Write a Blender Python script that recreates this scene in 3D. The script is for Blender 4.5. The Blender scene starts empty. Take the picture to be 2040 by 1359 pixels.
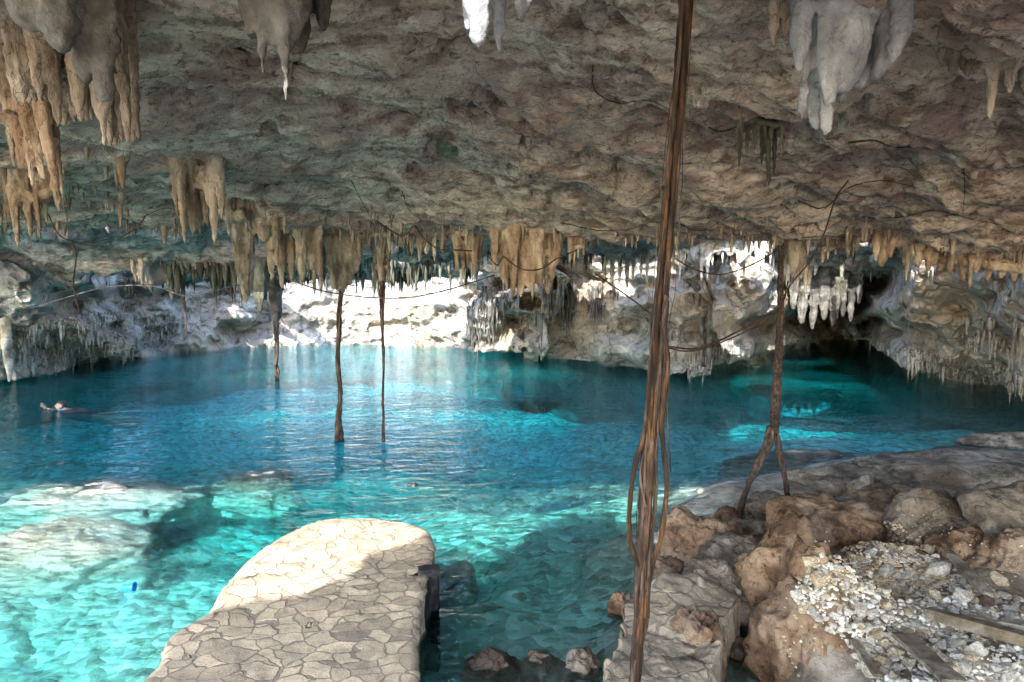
import bpy, bmesh, math, random
import numpy as np
from mathutils import Vector, Matrix
from mathutils.bvhtree import BVHTree

random.seed(7); rng = np.random.default_rng(7)
R = math.radians
scene = bpy.context.scene
col = scene.collection

# ------------------------------------------------------------------ camera
CAM_H = 2.8; F = 1260.0; W, H = 2040.0, 1359.0; CX, CY = 1020.0, 679.5
PITCH = math.atan2(CY - 575.0, F)
cam_d = bpy.data.cameras.new('camera'); cam = bpy.data.objects.new('camera', cam_d); col.objects.link(cam)
cam.location = (0, 0, CAM_H); cam.rotation_euler = (math.pi/2 - PITCH, 0, 0)
cam_d.sensor_fit = 'HORIZONTAL'; cam_d.sensor_width = 36.0; cam_d.lens = 36.0*F/W
cam_d.clip_start = 0.05; cam_d.clip_end = 500
scene.camera = cam

# ------------------------------------------------------------------ world, sun, exposure
SUN = Vector((0.30, 0.75, -0.50)).normalized()
elev = math.asin(-SUN.z); azim = math.atan2(-SUN.x, -SUN.y)
world = bpy.data.worlds.new("World"); scene.world = world; world.use_nodes = True
nt = world.node_tree; bg = nt.nodes['Background']
sky = nt.nodes.new('ShaderNodeTexSky'); sky.sky_type = 'NISHITA'; sky.sun_disc = False
sky.sun_elevation = elev; sky.sun_rotation = azim % (2*math.pi)
sky.air_density = 1.0; sky.dust_density = 1.0; sky.ozone_density = 1.0
nt.links.new(sky.outputs[0], bg.inputs[0]); bg.inputs[1].default_value = 0.15
sd = bpy.data.lights.new('sun', 'SUN'); sd.energy = 2.0; sd.angle = R(0.5); sd.color = (1.0, 0.95, 0.87)
sun = bpy.data.objects.new('sun', sd); col.objects.link(sun)
sun.rotation_euler = SUN.to_track_quat('-Z', 'Y').to_euler()
scene.view_settings.view_transform = 'Standard'; scene.view_settings.look = 'None'
scene.view_settings.gamma = 1.0; scene.view_settings.use_curve_mapping = False
scene.view_settings.exposure = 3.25
cy = scene.cycles
cy.max_bounces = 9; cy.diffuse_bounces = 5; cy.glossy_bounces = 4; cy.transmission_bounces = 8
cy.transparent_max_bounces = 12; cy.volume_bounces = 0
cy.use_denoising = True; cy.sample_clamp_indirect = 6.0
cy.caustics_reflective = False; cy.caustics_refractive = True; cy.blur_glossy = 0.6

# ------------------------------------------------------------------ pixel -> world helpers
sp, cp = math.sin(PITCH), math.cos(PITCH)
def ray(px, py):
    u = (px - CX)/F; v = (CY - py)/F
    return np.array([u, cp + v*sp, -sp + v*cp])
def P(px, py, Y):
    d = ray(px, py); return Vector((d*(Y/d[1]) + np.array([0, 0, CAM_H])).tolist())
def G(px, py, z=0.0):
    d = ray(px, py); return Vector((d*((z - CAM_H)/d[2]) + np.array([0, 0, CAM_H])).tolist())
def rowz(px, row, Y):                       # height of something seen at image row `row`, distance Y
    v = (CY - row)/F
    return CAM_H + Y*(-sp + v*cp)/(cp + v*sp)

# ------------------------------------------------------------------ noise
def _h(ix, iy, iz, seed):
    n = (ix*374761393 + iy*668265263 + iz*2147483647 + seed*144665) & 0xffffffff
    n = (n ^ (n >> 13))*1274126177 & 0xffffffff
    n = (n ^ (n >> 16))*2246822519 & 0xffffffff
    return ((n ^ (n >> 15)) & 0xffffff)/float(0xffffff)*2 - 1
def vnoise(x, y, z, seed=0):
    seed = int(seed)
    x, y, z = np.broadcast_arrays(np.asarray(x, float), np.asarray(y, float), np.asarray(z, float))
    fx, fy, fz = np.floor(x), np.floor(y), np.floor(z)
    ix, iy, iz = fx.astype(np.int64), fy.astype(np.int64), fz.astype(np.int64)
    tx, ty, tz = x-fx, y-fy, z-fz
    tx = tx*tx*tx*(tx*(tx*6-15)+10); ty = ty*ty*ty*(ty*(ty*6-15)+10); tz = tz*tz*tz*(tz*(tz*6-15)+10)
    def c(a, b, d): return _h(ix+a, iy+b, iz+d, seed)
    x00 = c(0,0,0)*(1-tx)+c(1,0,0)*tx; x10 = c(0,1,0)*(1-tx)+c(1,1,0)*tx
    x01 = c(0,0,1)*(1-tx)+c(1,0,1)*tx; x11 = c(0,1,1)*(1-tx)+c(1,1,1)*tx
    return (x00*(1-ty)+x10*ty)*(1-tz) + (x01*(1-ty)+x11*ty)*tz
def fbm(x, y, z, s, o=4, seed=0, g=0.5):
    t = 0; a = 1.0; f = s
    for k in range(o):
        t = t + a*vnoise(x*f+13.7*k, y*f-7.1*k, z*f+3.3*k, seed+k); a *= g; f *= 2.03
    return t
def ridge(x, y, z, s, o=4, seed=0, g=0.5):
    t = 0; a = 1.0; f = s
    for k in range(o):
        t = t + a*(1-2*np.abs(vnoise(x*f+13.7*k, y*f-7.1*k, z*f+3.3*k, seed+k))); a *= g; f *= 2.1
    return t

# ------------------------------------------------------------------ mesh helpers
def mesh_from(name, V, Fq, smooth=True):
    V = np.asarray(V, np.float32); me = bpy.data.meshes.new(name)
    if isinstance(Fq, np.ndarray):
        n = len(Fq); me.vertices.add(len(V)); me.vertices.foreach_set('co', V.ravel())
        tot = np.full(n, Fq.shape[1], np.int32); lp = Fq.astype(np.int32).ravel()
        if Fq.shape[1] == 4:                # [a, b, c, c] stands for a triangle
            dg = Fq[:, 2] == Fq[:, 3]; tot[dg] = 3
            keep = np.ones((n, 4), bool); keep[dg, 3] = False; lp = Fq.astype(np.int32)[keep]
        st = np.r_[0, np.cumsum(tot)[:-1]].astype(np.int32)
        me.loops.add(len(lp)); me.loops.foreach_set('vertex_index', lp)
        me.polygons.add(n); me.polygons.foreach_set('loop_start', st); me.polygons.foreach_set('loop_total', tot)
        me.update(calc_edges=True)
    else:
        me.from_pydata(V.tolist(), [], Fq); me.update()
    me.validate()
    if smooth: me.polygons.foreach_set('use_smooth', np.ones(len(me.polygons), bool))
    return me
def grid_faces(nr, nc, wrap=False):
    i = np.arange(nr-1)[:, None]; j = np.arange(nc if wrap else nc-1)[None, :]
    j2 = (j+1) % nc
    return np.stack([i*nc+j, i*nc+j2, (i+1)*nc+j2, (i+1)*nc+j], -1).reshape(-1, 4)
def link(name, me, mat=None, parent=None, loc=None):
    o = bpy.data.objects.new(name, me); col.objects.link(o)
    if mat and me is not None: me.materials.clear(); me.materials.append(mat)
    if parent: o.parent = parent
    if loc is not None: o.location = loc
    return o
def tag(o, label=None, cat=None, group=None, kind=None):
    if label: o['label'] = label
    if cat: o['category'] = cat
    if group: o['group'] = group
    if kind: o['kind'] = kind
    return o
class MB:                                   # collects shapes for ONE mesh
    def __init__(s): s.V = []; s.F = []; s.n = 0
    def add(s, V, Fq):
        V = np.asarray(V, float); s.V.append(V); s.F.append(np.asarray(Fq)+s.n); s.n += len(V)
    def mesh(s, name, smooth=True, origin=(0, 0, 0)):
        V = np.concatenate(s.V) - np.array(origin)
        ks = {f.shape[1] for f in s.F}
        if len(ks) == 1: return mesh_from(name, V, np.concatenate(s.F), smooth)
        fl = [tuple(int(a) for a in q) for f in s.F for q in f]
        return mesh_from(name, V, fl, smooth)
def tube_vf(pts, rad, seg=8, wob=0.0, seed=0, cap=True):
    pts = np.asarray(pts, float); n = len(pts); rad = np.broadcast_to(np.asarray(rad, float), (n,))
    T = np.gradient(pts, axis=0); T /= np.linalg.norm(T, axis=1)[:, None]+1e-9
    up = np.array([0.3, -1, 0.1]) if abs(T[0, 2]) > .6 else np.array([0, 0, 1.0])
    A = np.cross(T, up); A /= np.linalg.norm(A, axis=1)[:, None]+1e-9; B = np.cross(T, A)
    th = np.linspace(0, 2*np.pi, seg, endpoint=False)
    rr = rad[:, None]*np.ones(seg)
    if wob:
        rr = rr*(1+wob*vnoise(np.cos(th)[None]*1.6, np.sin(th)[None]*1.6, np.arange(n)[:, None]*.35, seed))
    V = pts[:, None]+rr[..., None]*(np.cos(th)[None, :, None]*A[:, None]+np.sin(th)[None, :, None]*B[:, None])
    V = V.reshape(-1, 3); Fq = grid_faces(n, seg, True)
    if cap:
        V = np.vstack([V, pts[0], pts[-1]]); a, b = n*seg, n*seg+1
        j = np.arange(seg); j2 = (j+1) % seg
        Fq = np.vstack([Fq, np.stack([j2, j, np.full(seg, a), np.full(seg, a)], 1),
                        np.stack([(n-1)*seg+j, (n-1)*seg+j2, np.full(seg, b), np.full(seg, b)], 1)])
        # degenerate quads -> handled by validate()
    return V, Fq
def catmull(p, n):
    p = np.asarray([list(q) for q in p], float); m = len(p)
    q = np.vstack([2*p[0]-p[1], p, 2*p[-1]-p[-2]]); t = np.linspace(0, m-1-1e-6, n); i = t.astype(int); f = (t-i)[:, None]
    a, b, c, d = q[i], q[i+1], q[i+2], q[i+3]
    return .5*((2*b)+(-a+c)*f+(2*a-5*b+4*c-d)*f**2+(-a+3*b-3*c+d)*f**3)

# ------------------------------------------------------------------ materials
def NT(name):
    m = bpy.data.materials.new(name); m.use_nodes = True; t = m.node_tree; t.nodes.clear()
    def N(ty, **k):
        n = t.nodes.new('ShaderNode'+ty)
        for a, b in k.items():
            if a.startswith('i_'):
                n.inputs[a[2:].replace('_', ' ')].default_value = b
            else: setattr(n, a, b)
        return n
    return m, t, N, t.links.new
def ramp(N, stops, interp='LINEAR'):
    r = N('ValToRGB'); e = r.color_ramp.elements; r.color_ramp.interpolation = interp
    while len(e) < len(stops): e.new(0.5)
    for k, (p, c) in enumerate(stops):
        e[k].position = p; e[k].color = (*c, 1) if len(c) == 3 else c
    return r
def rock_mat(name, cols, stain=None, s=2.0, stretch=(1, 1, 1), rot=0.0, bump=0.6, pit=0.4, rough=0.9, fine=14, stain_amt=.6, moss=None, crack=0.0, bdist=.03, pitscale=9):
    m, t, N, L = NT(name)
    tc = N('TexCoord'); oi = N('ObjectInfo')
    ad = N('VectorMath', operation='ADD'); ml = N('VectorMath', operation='SCALE'); ml.inputs[0].default_value = (13, 7, 5); L(oi.outputs['Random'], ml.inputs['Scale'])
    L(tc.outputs['Object'], ad.inputs[0]); L(ml.outputs[0], ad.inputs[1])
    mp = N('Mapping'); mp.inputs['Scale'].default_value = stretch; mp.inputs['Rotation'].default_value = (0, 0, rot); L(ad.outputs[0], mp.inputs[0])
    n1 = N('TexNoise', i_Scale=s, i_Detail=9.0, i_Roughness=.62, i_Distortion=.3); L(mp.outputs[0], n1.inputs['Vector'])
    r1 = ramp(N, [(0.39, cols[0]), (0.5, cols[1]), (0.61, cols[2])]); L(n1.outputs[0], r1.inputs[0])
    cur = r1.outputs[0]
    def mix(fac, a, b, bt='MIX'):
        x = N('MixRGB', blend_type=bt); 
        if isinstance(fac, float): x.inputs[0].default_value = fac
        else: L(fac, x.inputs[0])
        L(a, x.inputs[1])
        if isinstance(b, tuple): x.inputs[2].default_value = (*b, 1)
        else: L(b, x.inputs[2])
        return x.outputs[0]
    if stain:
        n2 = N('TexNoise', i_Scale=s*.28, i_Detail=5.0, i_Roughness=.6, i_Distortion=.6); L(ad.outputs[0], n2.inputs['Vector'])
        r2 = ramp(N, [(0.47, (0, 0, 0)), (0.60, (stain_amt,)*3)]); L(n2.outputs[0], r2.inputs[0])
        cur = mix(r2.outputs[0], cur, stain)
    if moss:
        n4 = N('TexNoise', i_Scale=s*.4, i_Detail=6.0, i_Roughness=.65); of = N('VectorMath', operation='ADD'); of.inputs[1].default_value = (31, 17, 9); L(ad.outputs[0], of.inputs[0]); L(of.outputs[0], n4.inputs['Vector'])
        r4 = ramp(N, [(0.52, (0, 0, 0)), (0.64, (.7,)*3)]); L(n4.outputs[0], r4.inputs[0])
        cur = mix(r4.outputs[0], cur, moss)
    # pits
    n3 = N('TexNoise', i_Scale=pitscale, i_Detail=6.0, i_Roughness=.75, i_Distortion=.8); L(mp.outputs[0], n3.inputs['Vector'])
    r3 = ramp(N, [(0.36, (.22,)*3), (0.47, (1,)*3)]); L(n3.outputs[0], r3.inputs[0])
    cur = mix(pit, cur, r3.outputs[0], 'MULTIPLY')
    hsum = N('Math', operation='MULTIPLY_ADD'); L(n3.outputs[0], hsum.inputs[0]); hsum.inputs[1].default_value = 1.0
    nf = N('TexNoise', i_Scale=fine, i_Detail=8.0, i_Roughness=.7); L(mp.outputs[0], nf.inputs['Vector']); L(nf.outputs[0], hsum.inputs[2])
    hh = hsum.outputs[0]
    if crack:
        vo = N('TexVoronoi', feature='DISTANCE_TO_EDGE', i_Scale=s*.9); wv = N('VectorMath', operation='MULTIPLY_ADD'); nd = N('TexNoise', i_Scale=s*1.7, i_Detail=5.0)
        L(ad.outputs[0], nd.inputs['Vector']); L(nd.outputs['Color'], wv.inputs[0]); wv.inputs[1].default_value = (.5, .5, .5); L(ad.outputs[0], wv.inputs[2]); L(wv.outputs[0], vo.inputs['Vector'])
        rc = ramp(N, [(0.0, (.25,)*3), (0.025, (1,)*3)]); L(vo.outputs['Distance'], rc.inputs[0])
        cur = mix(crack, cur, rc.outputs[0], 'MULTIPLY')
        h2 = N('Math', operation='MULTIPLY_ADD'); L(rc.outputs[0], h2.inputs[0]); h2.inputs[1].default_value = .8*crack; L(hh, h2.inputs[2]); hh = h2.outputs[0]
    bp = N('Bump', i_Strength=bump, i_Distance=bdist); L(hh, bp.inputs['Height'])
    b = N('BsdfPrincipled', i_Roughness=rough); b.inputs['Specular IOR Level'].default_value = .25
    L(cur, b.inputs['Base Color']); L(bp.outputs[0], b.inputs['Normal'])
    o = N('OutputMaterial'); L(b.outputs[0], o.inputs[0])
    return m
M = {}
M['ceiling'] = rock_mat('ceiling_rock', [(.30,.235,.20), (.66,.56,.485), (.90,.81,.735)], stain=(.36,.255,.25), s=2.4, stretch=(1.0, 2.8, 2.8), rot=R(-32), bump=1.0, pit=.9, fine=17, moss=(.62,.55,.48), bdist=.09, pitscale=7.5, stain_amt=.75, crack=.35)
M['wall'] = rock_mat('wall_limestone', [(.20,.19,.175), (.40,.385,.365), (.55,.535,.515)], stain=(.42,.33,.23), moss=(.19,.215,.20), s=.8, bump=1.0, pit=.85, fine=6, stain_amt=.6, crack=.6, bdist=.14, pitscale=3.2)
M['flow'] = rock_mat('flowstone_tan', [(.095,.08,.066), (.245,.21,.175), (.42,.37,.32)], stain=(.18,.13,.09), s=3.6, stretch=(1,1,.35), bump=1.0, crack=.4, pit=.5, fine=26, stain_amt=.5, bdist=.02, pitscale=14)
M['flow_or'] = rock_mat('flowstone_orange', [(.11,.08,.06), (.275,.21,.155), (.44,.365,.29)], stain=(.22,.14,.09), s=4.4, stretch=(1,1,.35), bump=1.0, crack=.4, pit=.45, fine=26, stain_amt=.6, bdist=.02, pitscale=14)
M['flow_grey'] = rock_mat('flowstone_grey', [(.035,.034,.031), (.085,.083,.077), (.17,.166,.155)], stain=(.06,.055,.05), s=3.2, bump=1.0, crack=.0, pit=.4, fine=22, bdist=.02, pitscale=10)
M['flow_blue'] = rock_mat('flowstone_pale', [(.12,.125,.145), (.25,.265,.295), (.39,.41,.45)], stain=(.17,.185,.225), s=3.8, bump=1.0, crack=.0, pit=.45, fine=24, bdist=.02, pitscale=13)
M['flow_white'] = rock_mat('flowstone_white', [(.14,.125,.105), (.33,.31,.28), (.52,.50,.465)], stain=(.6,.42,.22), s=3.0, bump=.7, pit=.3, fine=16, bdist=.02, stain_amt=.4, pitscale=8)
M['flow_dark'] = rock_mat('flowstone_mossy', [(.03,.031,.024), (.075,.078,.058), (.145,.145,.11)], stain=(.05,.042,.028), s=3.0, stretch=(1,1,.35), bump=.8, pit=.5, fine=20, bdist=.02)
M['boulder'] = rock_mat('boulder_ochre', [(.09,.052,.03), (.26,.165,.10), (.42,.31,.215)], stain=(.16,.13,.11), s=2.6, bump=1.0, pit=.9, fine=24, bdist=.035, pitscale=13)
M['boulder_g'] = rock_mat('boulder_grey', [(.08,.066,.053), (.22,.185,.15), (.38,.335,.285)], stain=(.15,.11,.08), s=2.6, bump=1.0, pit=.8, fine=24, bdist=.035, pitscale=12, crack=.5)
M['boulder_w'] = rock_mat('rubble_white', [(.32,.30,.26), (.54,.52,.47), (.70,.69,.65)], stain=(.5,.42,.3), s=5, bump=.9, pit=.6, fine=40, bdist=.012, pitscale=20, stain_amt=.5)
M['rubble_t'] = rock_mat('rubble_tan', [(.28,.22,.15), (.50,.43,.31), (.64,.58,.46)], stain=(.4,.27,.15), s=5, bump=.9, pit=.6, fine=40, bdist=.012, pitscale=20)
M['rubble_g'] = rock_mat('rubble_grey', [(.22,.215,.205), (.38,.375,.36), (.52,.515,.50)], stain=(.3,.27,.22), s=5, bump=.7, pit=.5, fine=40, bdist=.01, pitscale=20)
M['sub'] = rock_mat('submerged_limestone', [(.48,.42,.35), (.74,.69,.63), (.87,.84,.80)], stain=(.62,.50,.40), s=2.4, bump=1.0, pit=.55, fine=18, bdist=.04, pitscale=8, stain_amt=.55)
M['root'] = rock_mat('root_bark', [(.010,.006,.005), (.048,.025,.013), (.14,.072,.033)], stain=(.018,.010,.007), s=10, stretch=(3,3,.22), bump=1.0, pit=.8, fine=45, bdist=.012, pitscale=26, stain_amt=.8)
M['root_d'] = rock_mat('root_bark_dark', [(.02,.014,.011), (.065,.045,.036), (.14,.10,.08)], stain=(.03,.02,.018), s=10, stretch=(3,3,.25), bump=1.0, pit=.8, fine=45, bdist=.012, pitscale=24)
M['rootlet'] = rock_mat('rootlet', [(.02,.011,.008), (.045,.024,.016), (.08,.045,.03)], s=10, bump=.3, pit=.3)
M['wood'] = rock_mat('weathered_wood', [(.10,.08,.06), (.21,.18,.14), (.34,.31,.26)], stain=(.08,.055,.03), s=5, stretch=(1.2,1.2,1.2), bump=.8, pit=.5, fine=30, bdist=.008, pitscale=14)
M['tar'] = rock_mat('blackened_post', [(.008,.008,.009), (.018,.018,.02), (.10,.10,.105)], s=6, bump=.5, pit=.3, rough=.55)

def paving_mat(name, scale, warm=(.50,.42,.31)):
    m, t, N, L = NT(name)
    tc = N('TexCoord'); nd = N('TexNoise', i_Scale=3.6, i_Detail=5.0); L(tc.outputs['Object'], nd.inputs['Vector'])
    wv = N('VectorMath', operation='MULTIPLY_ADD'); wv.inputs[1].default_value = (.26, .26, 0); L(nd.outputs['Color'], wv.inputs[0]); L(tc.outputs['Object'], wv.inputs[2])
    mp = N('Mapping'); mp.inputs['Scale'].default_value = (.8, 1.12, .25); L(wv.outputs[0], mp.inputs[0])
    ve = N('TexVoronoi', feature='DISTANCE_TO_EDGE', i_Scale=scale); vc = N('TexVoronoi', feature='F1', i_Scale=scale)
    L(mp.outputs[0], ve.inputs['Vector']); L(mp.outputs[0], vc.inputs['Vector'])
    na = N('TexNoise', i_Scale=9.0, i_Detail=7.0, i_Roughness=.7); L(tc.outputs['Object'], na.inputs['Vector'])
    nb = N('TexNoise', i_Scale=70.0, i_Detail=4.0, i_Roughness=.8); L(tc.outputs['Object'], nb.inputs['Vector'])
    ed = N('Math', operation='MULTIPLY_ADD'); L(na.outputs[0], ed.inputs[0]); ed.inputs[1].default_value = -.05; L(ve.outputs['Distance'], ed.inputs[2])
    em = ramp(N, [(0.004, (0,0,0)), (0.022, (1,1,1))]); 
    L(ed.outputs[0], em.inputs[0])
    sc = N('SeparateColor'); L(vc.outputs['Color'], sc.inputs[0])
    cr = ramp(N, [(0.0, tuple(a*.72 for a in warm)), (.35, warm), (.7, tuple(min(.8, a*1.16) for a in warm)), (1.0, tuple(min(.8, a*1.3) for a in warm))]); L(sc.outputs[0], cr.inputs[0])
    ns = ramp(N, [(0.3, (.62,)*3), (0.65, (1.12,)*3)]); L(na.outputs[0], ns.inputs[0])
    nt_ = ramp(N, [(0.36, (.45,)*3), (0.5, (1,)*3)]); L(nb.outputs[0], nt_.inputs[0])
    a1 = N('MixRGB', blend_type='MULTIPLY'); a1.inputs[0].default_value = .9; L(cr.outputs[0], a1.inputs[1]); L(ns.outputs[0], a1.inputs[2])
    a2 = N('MixRGB', blend_type='MULTIPLY'); a2.inputs[0].default_value = .7; L(a1.outputs[0], a2.inputs[1]); L(nt_.outputs[0], a2.inputs[2])
    mo = N('MixRGB'); mo.inputs[1].default_value = (.25,.205,.155,1); L(em.outputs[0], mo.inputs[0]); L(a2.outputs[0], mo.inputs[2])
    # soot stains
    vs = N('TexNoise', i_Scale=2.1, i_Detail=7.0, i_Roughness=.75); L(tc.outputs['Object'], vs.inputs['Vector'])
    rs = ramp(N, [(0.31, (.20,)*3), (0.38, (.78,)*3), (.52, (1,)*3)]); L(vs.outputs[0], rs.inputs[0])
    m3 = N('MixRGB', blend_type='MULTIPLY'); m3.inputs[0].default_value = 1.0; L(mo.outputs[0], m3.inputs[1]); L(rs.outputs[0], m3.inputs[2])
    hs = N('Math', operation='MULTIPLY_ADD'); L(em.outputs[0], hs.inputs[0]); hs.inputs[1].default_value = .8; 
    h2 = N('Math', operation='MULTIPLY_ADD'); L(nb.outputs[0], h2.inputs[0]); h2.inputs[1].default_value = .5; L(na.outputs[0], h2.inputs[2]); L(h2.outputs[0], hs.inputs[2])
    bp = N('Bump', i_Strength=.9, i_Distance=.018); L(hs.outputs[0], bp.inputs['Height'])
    b = N('BsdfPrincipled', i_Roughness=.85); L(m3.outputs[0], b.inputs['Base Color']); L(bp.outputs[0], b.inputs['Normal'])
    o = N('OutputMaterial'); L(b.outputs[0], o.inputs[0]); return m
M['paving'] = paving_mat('flagstone_paving', 7.0, (.53,.425,.30))
M['paving2'] = paving_mat('worn_flagstone_paving', 4.6, (.42,.345,.255))

def ground_mat():
    m, t, N, L = NT('pale_bed_and_bank')
    tc = N('TexCoord'); g = N('NewGeometry'); sx = N('SeparateXYZ'); L(g.outputs['Position'], sx.inputs[0])
    n0 = N('TexNoise', i_Scale=.7, i_Detail=7.0, i_Roughness=.65); L(tc.outputs['Object'], n0.inputs['Vector'])
    # above water: brown rock, below: pale pebbly limestone
    ab = ramp(N, [(0.38, (.14,.115,.09)), (0.5, (.30,.26,.21)), (0.62, (.46,.42,.36))]); n1 = N('TexNoise', i_Scale=3.0, i_Detail=9.0, i_Roughness=.7); L(tc.outputs['Object'], n1.inputs['Vector']); L(n1.outputs[0], ab.inputs[0])
    nd = N('TexNoise', i_Scale=5.0, i_Detail=3.0); L(tc.outputs['Object'], nd.inputs['Vector'])
    wv = N('VectorMath', operation='MULTIPLY_ADD'); wv.inputs[1].default_value = (.12, .12, .1); L(nd.outputs['Color'], wv.inputs[0]); L(tc.outputs['Object'], wv.inputs[2])
    vo = N('TexVoronoi', feature='F1', i_Scale=8.0); L(wv.outputs[0], vo.inputs['Vector']); sc = N('SeparateColor'); L(vo.outputs['Color'], sc.inputs[0])
    pb = ramp(N, [(0.0, (.16,.155,.12)), (.3, (.44,.43,.37)), (.7, (.72,.71,.65)), (.9, (.92,.92,.88))]); L(sc.outputs[0], pb.inputs[0])
    sd_ = ramp(N, [(0.40, (.45,.45,.38)), (0.5, (.74,.73,.67)), (0.60, (.86,.86,.82))]); L(n0.outputs[0], sd_.inputs[0])
    mx = N('MixRGB', blend_type='MIX'); mx.inputs[0].default_value = .85; L(sd_.outputs[0], mx.inputs[1]); L(pb.outputs[0], mx.inputs[2])
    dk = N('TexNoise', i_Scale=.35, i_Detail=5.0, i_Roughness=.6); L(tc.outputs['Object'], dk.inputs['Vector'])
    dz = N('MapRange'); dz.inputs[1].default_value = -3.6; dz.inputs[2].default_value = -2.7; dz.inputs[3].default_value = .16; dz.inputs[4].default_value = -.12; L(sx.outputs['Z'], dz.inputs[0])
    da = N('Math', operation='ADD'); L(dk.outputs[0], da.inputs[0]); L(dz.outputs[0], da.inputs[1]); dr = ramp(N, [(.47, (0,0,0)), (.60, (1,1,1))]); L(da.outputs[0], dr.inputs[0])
    dm = N('MixRGB'); L(dr.outputs[0], dm.inputs[0]); L(mx.outputs[0], dm.inputs[1]); dm.inputs[2].default_value = (.07,.085,.085,1); mx = dm  # deep bed darkened in its colour, standing in for depth and cave shade
    # depth blend
    mr = N('MapRange'); mr.inputs[1].default_value = -.05; mr.inputs[2].default_value = .12; L(sx.outputs['Z'], mr.inputs[0])
    m2 = N('MixRGB'); L(mr.outputs[0], m2.inputs[0]); L(mx.outputs[0], m2.inputs[1]); L(ab.outputs[0], m2.inputs[2])
    iv = N('Math', operation='MULTIPLY_ADD'); L(mr.outputs[0], iv.inputs[0]); iv.inputs[1].default_value = 1.4; iv.inputs[2].default_value = -1.5
    n5 = N('TexNoise', i_Scale=14.0, i_Detail=8.0, i_Roughness=.75); L(tc.outputs['Object'], n5.inputs['Vector']); n6 = N('Math', operation='ADD'); L(n1.outputs[0], n6.inputs[0]); L(n5.outputs[0], n6.inputs[1])
    hs = N('Math', operation='MULTIPLY_ADD'); L(vo.outputs['Distance'], hs.inputs[0]); L(iv.outputs[0], hs.inputs[1]); L(n6.outputs[0], hs.inputs[2])
    bp = N('Bump', i_Strength=.9, i_Distance=.05); L(hs.outputs[0], bp.inputs['Height'])
    b = N('BsdfPrincipled', i_Roughness=.9); b.inputs['Specular IOR Level'].default_value = .2; L(m2.outputs[0], b.inputs['Base Color']); L(bp.outputs[0], b.inputs['Normal'])
    o = N('OutputMaterial'); L(b.outputs[0], o.inputs[0]); return m
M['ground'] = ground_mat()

def water_mat():
    m, t, N, L = NT('clear_turquoise_water')
    tc = N('TexCoord')
    mp = N('Mapping'); mp.inputs['Scale'].default_value = (.75, 1.5, 1); mp.inputs['Rotation'].default_value = (0, 0, R(-8)); L(tc.outputs['Object'], mp.inputs[0])
    n1 = N('TexNoise', i_Scale=1.5, i_Detail=2.0, i_Roughness=.5, i_Distortion=.6); L(mp.outputs[0], n1.inputs['Vector'])
    n2 = N('TexNoise', i_Scale=6.5, i_Detail=2.0, i_Roughness=.5, i_Distortion=.8); L(mp.outputs[0], n2.inputs['Vector'])
    # ring ripples round the unclear dark shape in the middle of the pool
    ctr = G(822, 968); sb = N('VectorMath', operation='DISTANCE'); sb.inputs[1].default_value = (ctr.x, ctr.y, 0); L(tc.outputs['Object'], sb.inputs[0])
    s1 = N('Math', operation='MULTIPLY'); s1.inputs[1].default_value = 26; L(sb.outputs['Value'], s1.inputs[0]); s2 = N('Math', operation='SINE'); L(s1.outputs[0], s2.inputs[0])
    fo = N('MapRange'); fo.inputs[1].default_value = .1; fo.inputs[2].default_value = 1.5; fo.inputs[3].default_value = .10; fo.inputs[4].default_value = 0; L(sb.outputs['Value'], fo.inputs[0])
    rr = N('Math', operation='MULTIPLY'); L(s2.outputs[0], rr.inputs[0]); L(fo.outputs[0], rr.inputs[1])
    nw = N('TexNoise', i_Scale=2.2, i_Detail=2.0); L(tc.outputs['Object'], nw.inputs['Vector']); wv = N('VectorMath', operation='MULTIPLY_ADD'); wv.inputs[1].default_value = (.5, .5, 0); L(nw.outputs['Color'], wv.inputs[0]); L(mp.outputs[0], wv.inputs[2])
    vo = N('TexVoronoi', feature='SMOOTH_F1', i_Scale=4.2); vo.inputs['Smoothness'].default_value = .35; L(wv.outputs[0], vo.inputs['Vector'])
    a0 = N('Math', operation='MULTIPLY_ADD'); L(vo.outputs['Distance'], a0.inputs[0]); a0.inputs[1].default_value = .13; L(n1.outputs[0], a0.inputs[2])
    a = N('Math', operation='MULTIPLY_ADD'); L(n2.outputs[0], a.inputs[0]); a.inputs[1].default_value = .34; L(a0.outputs[0], a.inputs[2])
    a2 = N('Math', operation='ADD'); L(a.outputs[0], a2.inputs[0]); L(rr.outputs[0], a2.inputs[1])
    bp = N('Bump', i_Strength=1.0, i_Distance=.055); L(a2.outputs[0], bp.inputs['Height'])
    rf = N('BsdfRefraction', i_IOR=1.333, i_Roughness=0.0); rf.inputs['Color'].default_value = (.88, .99, 1, 1); L(bp.outputs[0], rf.inputs['Normal'])
    tr = N('BsdfTransparent'); tr.inputs['Color'].default_value = (.88, .99, 1, 1)
    mx = N('MixShader'); mx.inputs[0].default_value = .35; L(tr.outputs[0], mx.inputs[1]); L(rf.outputs[0], mx.inputs[2])
    gl = N('BsdfGlossy', i_Roughness=.03); gl.inputs['Color'].default_value = (.78, .92, 1, 1); L(bp.outputs[0], gl.inputs['Normal'])
    fr = N('Fresnel', i_IOR=1.17); L(bp.outputs[0], fr.inputs['Normal'])
    m2 = N('MixShader'); L(fr.outputs[0], m2.inputs[0]); L(mx.outputs[0], m2.inputs[1]); L(gl.outputs[0], m2.inputs[2])
    va = N('VolumeAbsorption', i_Density=1.0); va.inputs['Color'].default_value = (1-.75, 1-.026, 1-.006, 1)
    o = N('OutputMaterial'); L(m2.outputs[0], o.inputs[0]); L(va.outputs[0], o.inputs['Volume'])
    return m
M['water'] = water_mat()

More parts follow.
